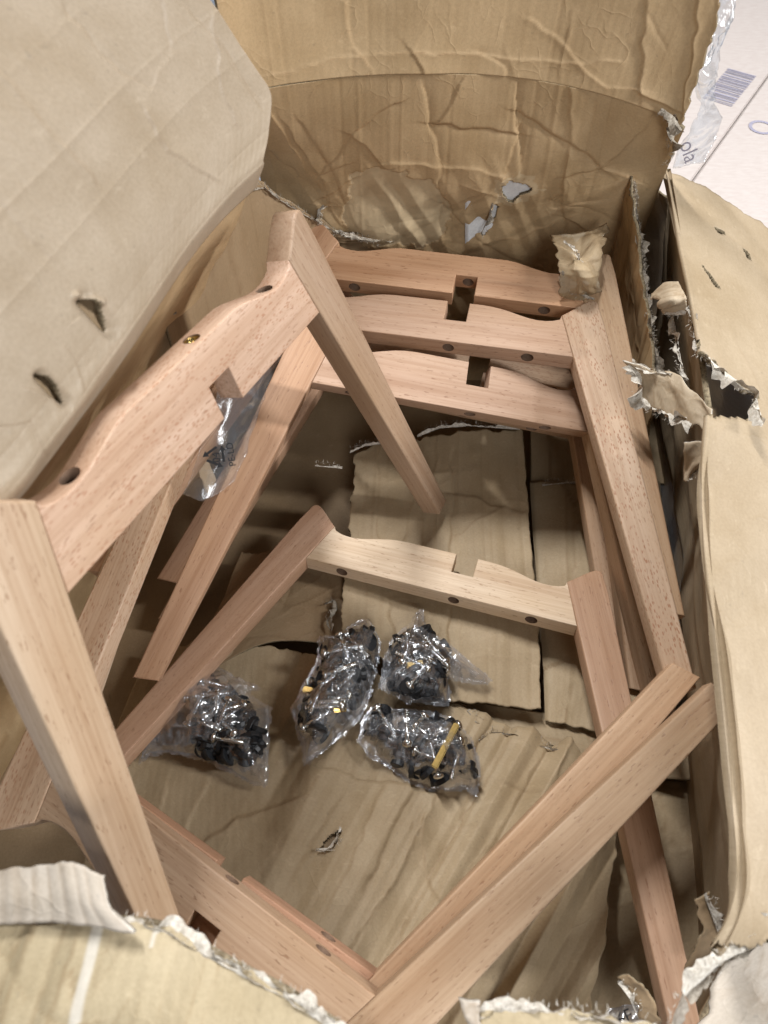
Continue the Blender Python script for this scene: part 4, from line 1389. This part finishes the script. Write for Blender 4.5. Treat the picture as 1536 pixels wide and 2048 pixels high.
# brass insert in the upright frame's edge
bm = bmesh.new()
segs = 28
prof = [(.0044, .004), (.0044, -.0008), (.0062, -.0011), (.0068, .0003), (.0068, .004)]
for i in range(segs):
    for j in range(len(prof) - 1):
        q = []
        for a, b in ((i, j), (i + 1, j), (i + 1, j + 1), (i, j + 1)):
            t = 2 * math.pi * a / segs
            q.append(bm.verts.new((prof[b][0] * math.cos(t), prof[b][1], prof[b][0] * math.sin(t))))
        bm.faces.new(q)
bmesh.ops.remove_doubles(bm, verts=list(bm.verts), dist=1e-5)
bmesh.ops.recalc_face_normals(bm, faces=list(bm.faces))
me = bm_mesh("bolt_insert", bm, True)
ins = link("bolt_insert", me, BRASS, fA)
ins.location = (.019 - .002 * -1, -.0505, TH / 2)

# ------------------------------------------------------------------ bags of fittings
def shank(bm, M, r, L, seg=10):
    bmesh.ops.create_cone(bm, cap_ends=True, segments=seg, radius1=r, radius2=r, depth=L, matrix=M)


def screw_mesh():
    bm = bmesh.new()
    shank(bm, Matrix.Identity(4), .0020, .026, 10)
    for k in range(9):
        bmesh.ops.create_cone(bm, cap_ends=True, segments=10, radius1=.0024, radius2=.0019, depth=.0012, matrix=Matrix.Translation((0, 0, -.0122 + k * .0020)))
    bmesh.ops.create_uvsphere(bm, u_segments=12, v_segments=7, radius=.0044, matrix=Matrix.Translation((0, 0, .0135)) @ Matrix.Diagonal((1, 1, .6, 1)))
    return bm_mesh("screw", bm, True)


def cap_mesh():
    bm = bmesh.new()
    bmesh.ops.create_cone(bm, cap_ends=True, segments=16, radius1=.0115, radius2=.0105, depth=.005)
    bmesh.ops.create_cone(bm, cap_ends=True, segments=14, radius1=.007, radius2=.0075, depth=.009, matrix=Matrix.Translation((0, 0, .005)))
    bmesh.ops.bevel(bm, geom=[e for e in bm.edges if e.calc_face_angle(0) > .6], offset=.0006, segments=1, affect='EDGES')
    return bm_mesh("plastic_cap", bm)


def hexnut_mesh():
    bm = bmesh.new()
    n = 6
    for z0, z1 in ((-.002, .002),):
        ro, ri = .0058, .003
        ring = []
        for i in range(24):
            a = 2 * math.pi * i / 24
            k = math.cos(math.pi / 6) / math.cos((a % (math.pi / 3)) - math.pi / 6)
            ring.append([bm.verts.new((ro * k * math.cos(a), ro * k * math.sin(a), z0)), bm.verts.new((ro * k * math.cos(a), ro * k * math.sin(a), z1)),
                         bm.verts.new((ri * math.cos(a), ri * math.sin(a), z1)), bm.verts.new((ri * math.cos(a), ri * math.sin(a), z0))])
        for i in range(24):
            A, B = ring[i], ring[(i + 1) % 24]
            for j in range(4):
                bm.faces.new((A[j], B[j], B[(j + 1) % 4], A[(j + 1) % 4]))
    bmesh.ops.recalc_face_normals(bm, faces=list(bm.faces))
    return bm_mesh("hex_nut", bm)


def rod_mesh():
    bm = bmesh.new()
    bmesh.ops.create_cube(bm, size=1)
    for v in bm.verts:
        v.co = Vector((v.co.x * .0062, v.co.y * .0045, v.co.z * .052))
    bmesh.ops.bevel(bm, geom=list(bm.edges), offset=.001, segments=2, affect='EDGES')
    return bm_mesh("brass_rod", bm)


SCREW, CAP, NUT, ROD = screw_mesh(), cap_mesh(), hexnut_mesh(), rod_mesh()
for me_, m_ in ((SCREW, STEEL), (CAP, BLACK), (NUT, STEEL), (ROD, BRASS)):
    me_.materials.append(m_)


def ear_fill(poly):
    from mathutils.geometry import tessellate_polygon
    return tessellate_polygon([[Vector((x, y, 0)) for x, y in poly]])


def bag(outl, zb, height, seed, label, seam=None, ink=None):
    """outl: photograph pixels of the outline, laid on the box bottom at height zb"""
    pts = [U(x, y, zb) for x, y in outl]
    cen = np.mean(pts, axis=0)
    root = thing("screw_bag", label, "plastic bag", Matrix.Translation(Vector(cen)), "clear bags of fittings")
    # dense outline
    P = np.array(pts)[:, :2]
    xmin, ymin = P.min(0) - .004
    xmax, ymax = P.max(0) + .004
    st = .0016
    xs = np.arange(xmin, xmax, st)
    ys = np.arange(ymin, ymax, st)
    X, Y = np.meshgrid(xs, ys)
    Xw = X + .0015 * fbm(X / .012, Y / .012, seed, 3)
    Yw = Y + .0015 * fbm(X / .012 + 4, Y / .012, seed + 2, 3)
    ins = inpoly(Xw, Yw, [tuple(p) for p in P])
    dist = np.full(X.shape, 1e9)
    for a, b in zip(P, np.roll(P, -1, 0)):
        s, t = segdist(Xw, Yw, a[0], a[1], b[0], b[1])
        dist = np.minimum(dist, s)
    dist = np.where(ins, dist, 0)
    prof = 1 - np.exp(-np.maximum(dist - .004, 0) / .016)
    z = height * prof
    rum = ridged(X / .022, Y / .022, seed, 3)
    z = z * (1 + .12 * rum) + (folds(X, Y, seed, 3, .010, .034, .0026) + crumple(X, Y, .03, seed, .3)) * np.clip(dist / .006, 0, 1) + rnd_creases(X, Y, 26, .0026, .0014, .02, .07, seed + 4) * np.clip(dist / .006, 0, 1)
    z = z + .003 * np.clip(1 - dist / .006, 0, 1) * fbm(X / .01, Y / .01, seed + 5)
    zt = np.maximum(z, .0012 + 0 * z) + 0.002
    idx = np.arange(X.size).reshape(X.shape)
    q = np.stack([idx[:-1, :-1], idx[:-1, 1:], idx[1:, 1:], idx[1:, :-1]], -1).reshape(-1, 4)
    k = ins.ravel()
    q = q[k[q].all(1)]
    V = np.stack([X - cen[0], Y - cen[1], zt], -1).reshape(-1, 3)
    used = np.zeros(X.size, bool)
    used[q.ravel()] = True
    rm = np.cumsum(used) - 1
    lap = np.zeros_like(zt)
    lap[1:-1, 1:-1] = np.abs(zt[2:, 1:-1] + zt[:-2, 1:-1] - 2 * zt[1:-1, 1:-1]) + np.abs(zt[1:-1, 2:] + zt[1:-1, :-2] - 2 * zt[1:-1, 1:-1])
    fold = np.clip(lap / st / .55 - .45, 0, 1) * np.clip(.55 + .9 * fbm(X / .014, Y / .014, seed + 60), 0, 1)
    link("film", np_mesh("film", V[used], rm[q], None, True, None, {"fold": fold.ravel()[used]}), FILM, root)
    V2 = V.copy()
    V2[:, 2] = .0010
    link("film", np_mesh("film", V2[used], rm[q]), FILM_D, root)
    if seam:
        # welded seam: a narrow crimped strip standing a little off the film
        sp_ = [U(x, y, zb) - cen for x, y in seam]
        Vs, Fs = [], []
        tot = 0
        n = 46
        a, b = sp_[0], sp_[-1]
        for i in range(n + 1):
            f = i / n * (len(sp_) - 1)
            j = min(int(f), len(sp_) - 2)
            p = sp_[j] + (sp_[j + 1] - sp_[j]) * (f - j)
            t = sp_[j + 1] - sp_[j]
            t /= np.linalg.norm(t)
            nn = np.array([-t[1], t[0], 0])
            gx, gy = p[0] + cen[0], p[1] + cen[1]
            iy = int(np.clip((gy - ymin) / st, 0, len(ys) - 1))
            ix = int(np.clip((gx - xmin) / st, 0, len(xs) - 1))
            zz = zt[iy, ix] + .0025 + .0012 * (i % 2)
            for s in (-1, 0, 1):
                Vs.append((p[0] + nn[0] * s * .005, p[1] + nn[1] * s * .005, zz + (.0015 if s == 0 else 0)))
            if i:
                for s in (0, 1):
                    Fs.append((3 * i - 3 + s, 3 * i - 2 + s, 3 * i + 1 + s, 3 * i + s))
        link("seam", np_mesh("seam", Vs, Fs), FILM_D, root)
    return root, dict(X=X, Y=Y, zt=zt, ins=ins, dist=dist, zb=zb, height=height)


def put(me, name, loc, rot, label, cat, group):
    o = bpy.data.objects.new(name, me)
    COL.objects.link(o)
    o.location = loc
    o.rotation_euler = rot
    o['label'] = label
    o['category'] = cat
    o['group'] = group
    return o


def fill(bg_, area, n_s, n_c, n_n, seed, where, rods=()):
    """loose fittings under the film of one bag"""
    rng = random.Random(seed)
    zb = bg_['zb']
    P = [tuple(U(x, y, zb)[:2]) for x, y in area]
    ok = bg_['ins'] & (bg_['dist'] > .007) & inpoly(bg_['X'], bg_['Y'], P)
    iy, ix = np.nonzero(ok)

    def spot(dm=.0):
        k = rng.randrange(len(iy))
        while bg_['dist'][iy[k], ix[k]] < dm:
            k = rng.randrange(len(iy))
        return bg_['X'][iy[k], ix[k]], bg_['Y'][iy[k], ix[k]], max(.006, bg_['height'] * (1 - math.exp(-bg_['dist'][iy[k], ix[k]] / .016)))
    for i in range(n_c):
        x, y, t = spot(.0125)
        o = put(CAP, "plastic_cap", (x, y, zb + .004 + rng.uniform(0, .6) * t), (rng.uniform(0, 3.1), rng.uniform(0, 3.1), rng.uniform(0, 6.2)), "black plastic cap inside the bag " + where, "cap", "black caps in the bag " + where)
    for i in range(n_s):
        x, y, t = spot(.021)
        put(SCREW, "screw", (x, y, zb + .004 + rng.uniform(.68, .95) * t), (math.pi / 2 + rng.uniform(-.3, .3), rng.uniform(-.3, .3), rng.uniform(0, 6.2)), "silver pan head screw inside the bag " + where, "screw", "silver screws in the bag " + where).scale = (1.25, 1.25, 1.15 + .3 * rng.random())
    for i in range(n_n):
        x, y, t = spot()
        put(NUT, "hex_nut", (x, y, zb + .004 + t * rng.uniform(.5, .85)), (rng.uniform(-.6, .6), rng.uniform(-.6, .6), rng.uniform(0, 3)), "small hexagonal nut inside the bag " + where, "nut", "hexagonal nuts in the bag " + where)
    for k, ((x0, y0), (x1, y1), zz) in enumerate(rods):
        a, b = U(x0, y0, zz), U(x1, y1, zz)
        d = Vector(b - a)
        lab = ROD_LABELS[where][k]
        o = put(ROD, "brass_rod", Vector((a + b) / 2), d.to_track_quat('Z', 'Y').to_euler(), lab, "rod", "brass rods in the bags")
        o.scale = (1, 1, d.length / .052)


ROD_LABELS = {"with the bright welded seam": ["brass rod lying crosswise at the left of the seamed bag", "short bright brass end showing beneath the welded seam"],
              "with the pointed twisted top": ["thin brass rod across the middle of the bag with the pointed top"],
              "nearest the front": ["long shiny brass rod slanting across the nearest bag"]}
z1 = .006
_, b1 = bag([(343, 1329), (380, 1331), (440, 1336), (480, 1354), (521, 1375), (523, 1384), (498, 1391), (545, 1414), (541, 1500), (536, 1578), (500, 1568), (460, 1549), (405, 1526), (355, 1510), (310, 1518), (272, 1534), (284, 1492), (304, 1444), (322, 1400), (328, 1375)],
    z1 + .012, .030, 5, "clear plastic bag of black caps and silver screws lying apart over a leg", seam=[(436, 1350), (412, 1420), (396, 1500)])
fill(b1, [(420, 1370), (500, 1400), (535, 1430), (528, 1530), (480, 1540), (400, 1500), (400, 1440)], 12, 46, 1, 6, "lying apart on the left")
z2 = .014
_, b2 = bag([(637, 1272), (672, 1272), (700, 1250), (742, 1238), (756, 1265), (763, 1300), (752, 1360), (735, 1420), (700, 1465), (650, 1505), (608, 1538), (598, 1490), (582, 1420), (600, 1380), (628, 1330)],
    z2, .036, 15, "clear bag with a bright welded seam running down it, leftmost of the three bags together", seam=[(744, 1262), (722, 1340), (690, 1420), (612, 1528)])
fill(b2, [(640, 1300), (745, 1270), (740, 1380), (690, 1450), (615, 1490), (595, 1420)], 11, 48, 1, 16, "with the bright welded seam", rods=[((606, 1378), (690, 1398), .03), ((668, 1420), (692, 1416), .045)])
z3 = .022
_, b3 = bag([(846, 1210), (850, 1240), (870, 1270), (905, 1292), (950, 1330), (988, 1360), (975, 1372), (930, 1368), (900, 1362), (902, 1415), (860, 1412), (812, 1408), (755, 1378), (766, 1320), (780, 1280), (800, 1262), (822, 1240)],
    z3, .034, 25, "clear bag with a pointed twisted top, beside the edge of the lifted flap", seam=[(815, 1275), (870, 1300), (905, 1330), (970, 1366)])
fill(b3, [(800, 1275), (850, 1265), (895, 1320), (880, 1390), (800, 1390), (765, 1360)], 8, 42, 1, 26, "with the pointed twisted top", rods=[((812, 1332), (846, 1326), .05)])
z4 = .012
_, b4 = bag([(738, 1412), (780, 1414), (835, 1418), (885, 1428), (912, 1438), (945, 1480), (960, 1520), (962, 1560), (955, 1600), (930, 1582), (900, 1585), (862, 1588), (820, 1570), (785, 1545), (738, 1518), (712, 1482), (718, 1455)],
    z4, .036, 35, "clear bag with a long brass rod slanting across it, nearest the front", seam=[(770, 1480), (830, 1455), (900, 1500), (948, 1590)])
fill(b4, [(750, 1430), (880, 1440), (935, 1490), (940, 1550), (860, 1570), (780, 1530), (735, 1480)], 10, 52, 1, 36, "nearest the front", rods=[((914, 1448), (868, 1536), .052)])

# flat printed bag tucked between the upright frame and the stacked legs
def poly_bag():
    rowpx = [[(372, 985, .20), (395, 998, .20), (430, 992, .20), (470, 960, .20)], [(388, 940, .215), (420, 940, .22), (455, 925, .22), (490, 900, .21)], [(408, 880, .235), (440, 870, .24), (480, 850, .24), (512, 832, .23)],
             [(430, 810, .26), (470, 790, .265), (505, 775, .262), (535, 775, .25)], [(440, 770, .28), (480, 752, .28), (530, 725, .28), (562, 715, .27)]]
    root = thing("printed_bag", "empty clear bag with a recycling mark, tucked behind the upright frame", "plastic bag", Matrix.Translation((-.12, .35, .22)))
    bpy.context.view_layer.update()
    o = sheet("film", [[U(*p) for p in r] for r in rowpx], [FILM_D, FILM_D], root, .0016, .0004,
              lambda X, Y, a, b: rnd_creases(a, b, 12, .0014, .002, .02, .07, 77) + .0012 * ridged(a / .04, b / .04, 5, 2), edge=(.002, .002, .003, .003), seed=77)
    o.matrix_parent_inverse = root.matrix_world.inverted()
    # print, just proud of the film
    c = U(432, 916, .232)
    ex = U(428, 890, .236) - U(436, 942, .226)       # reading direction, up the picture
    ex = Vector(ex).normalized()
    ez = (Vector((0, 0, CAM_Z)) - Vector(c)).normalized()
    ey = ez.cross(ex).normalized()
    ez = ex.cross(ey).normalized()
    M = Matrix.Translation(Vector(c) + ez * .006) @ Matrix((ex, ey, ez)).transposed().to_4x4()
    for body, size, off in (("04", .0095, (-.001, -.0005)), ("PE-LD", .0085, (.000, -.0135))):
        t = link("lettering", text_mesh(body, size, M @ Matrix.Translation((off[0], off[1], 0))), INK, root)
        t.matrix_parent_inverse = root.matrix_world.inverted()
    V, Fc = [], []
    R = .0125
    tri = [Vector((R * math.cos(a), R * math.sin(a), 0)) for a in (math.pi / 2, math.pi / 2 + 2.0944, math.pi / 2 + 4.18879)]
    for i in range(3):
        a, b = tri[i], tri[(i + 1) % 3]
        d = (b - a).normalized()
        nrm = Vector((d.y, -d.x, 0))
        s, e = a + d * .005, b - d * .0065
        w = .0011
        n = len(V)
        V += [s - nrm * w, s + nrm * w, e + nrm * w, e - nrm * w]
        Fc.append((n, n + 1, n + 2, n + 3))
        tip = e + d * .005
        n = len(V)
        V += [e - nrm * .003, e + nrm * .003, tip, tip]
        Fc.append((n, n + 1, n + 2, n + 2))
    bm = bmesh.new()
    vs = [bm.verts.new(M @ v) for v in V]
    for f in Fc:
        ff = []
        for i in f:
            if vs[i] not in ff:
                ff.append(vs[i])
        bm.faces.new(ff)
    t = link("recycling_mark", bm_mesh("recycling_mark", bm), INK, root)
    t.matrix_parent_inverse = root.matrix_world.inverted()


poly_bag()


def tape():
    root = thing("packing_tape", "loose clear packing tape hanging along the torn edge of the far flap", "tape", Matrix.Translation((.33, .72, .40)))
    bpy.context.view_layer.update()
    rows = [[UY(1345, 335, .70), UY(1380, 330, .72), UY(1405, 322, .74)], [UY(1362, 275, .705), UY(1392, 285, .72), UY(1438, 250, .76)], [UY(1398, 215, .705), UY(1410, 215, .715), UY(1430, 210, .735)], [UY(1388, 162, .70), UY(1405, 160, .70), UY(1430, 150, .725)],
            [UY(1412, 105, .706), UY(1424, 100, .712), UY(1440, 100, .72)], [UY(1428, 50, .71), UY(1440, 50, .715), UY(1452, 45, .722)], [UY(1442, -20, .715), UY(1456, -20, .72), UY(1470, -20, .726)]]
    o = sheet("film", rows, [FILM_D, FILM_D], root, .0018, .0004, lambda X, Y, a, b: rnd_creases(a, b, 20, .003, .004, .02, .06, 91) + .002 * ridged(a / .02, b / .02, 3, 3), edge=(.002, .002, .002, 0), seed=91)
    o.matrix_parent_inverse = root.matrix_world.inverted()
    a, b = UY(1374, 288, .69), UY(1382, 318, .69)
    ex = Vector(b - a).normalized()
    ez = (Vector((0, 0, CAM_Z)) - Vector(a)).normalized()
    ey = ez.cross(ex).normalized()
    ez = ex.cross(ey).normalized()
    M = Matrix.Translation(Vector((a + b) / 2)) @ Matrix((ex, ey, ez)).transposed().to_4x4()
    t = link("lettering", text_mesh("ola", .021, M), INKB, root)
    t.matrix_parent_inverse = root.matrix_world.inverted()


tape()


def small_film():
    root = thing("film_scrap", "scrap of clear printed film in the front right bottom corner", "plastic film", Matrix.Translation(Vector(U(1250, 2030, .0))))
    bpy.context.view_layer.update()
    o = sheet("film", [[U(1200, 2060, .01), U(1300, 2060, .01)], [U(1215, 2015, .012), U(1290, 2005, .012)]], [FILM, FILM], root, .0018, .0004, lambda X, Y, a, b: rnd_creases(a, b, 10, .003, .004, .02, .05, 55), seed=55)
    o.matrix_parent_inverse = root.matrix_world.inverted()
    c = U(1250, 2036, .02)
    t = link("lettering", text_mesh("6F", .013, Matrix.Translation(Vector(c)) @ Matrix.Rotation(.35, 4, 'Z')), INK, root)
    t.matrix_parent_inverse = root.matrix_world.inverted()


small_film()
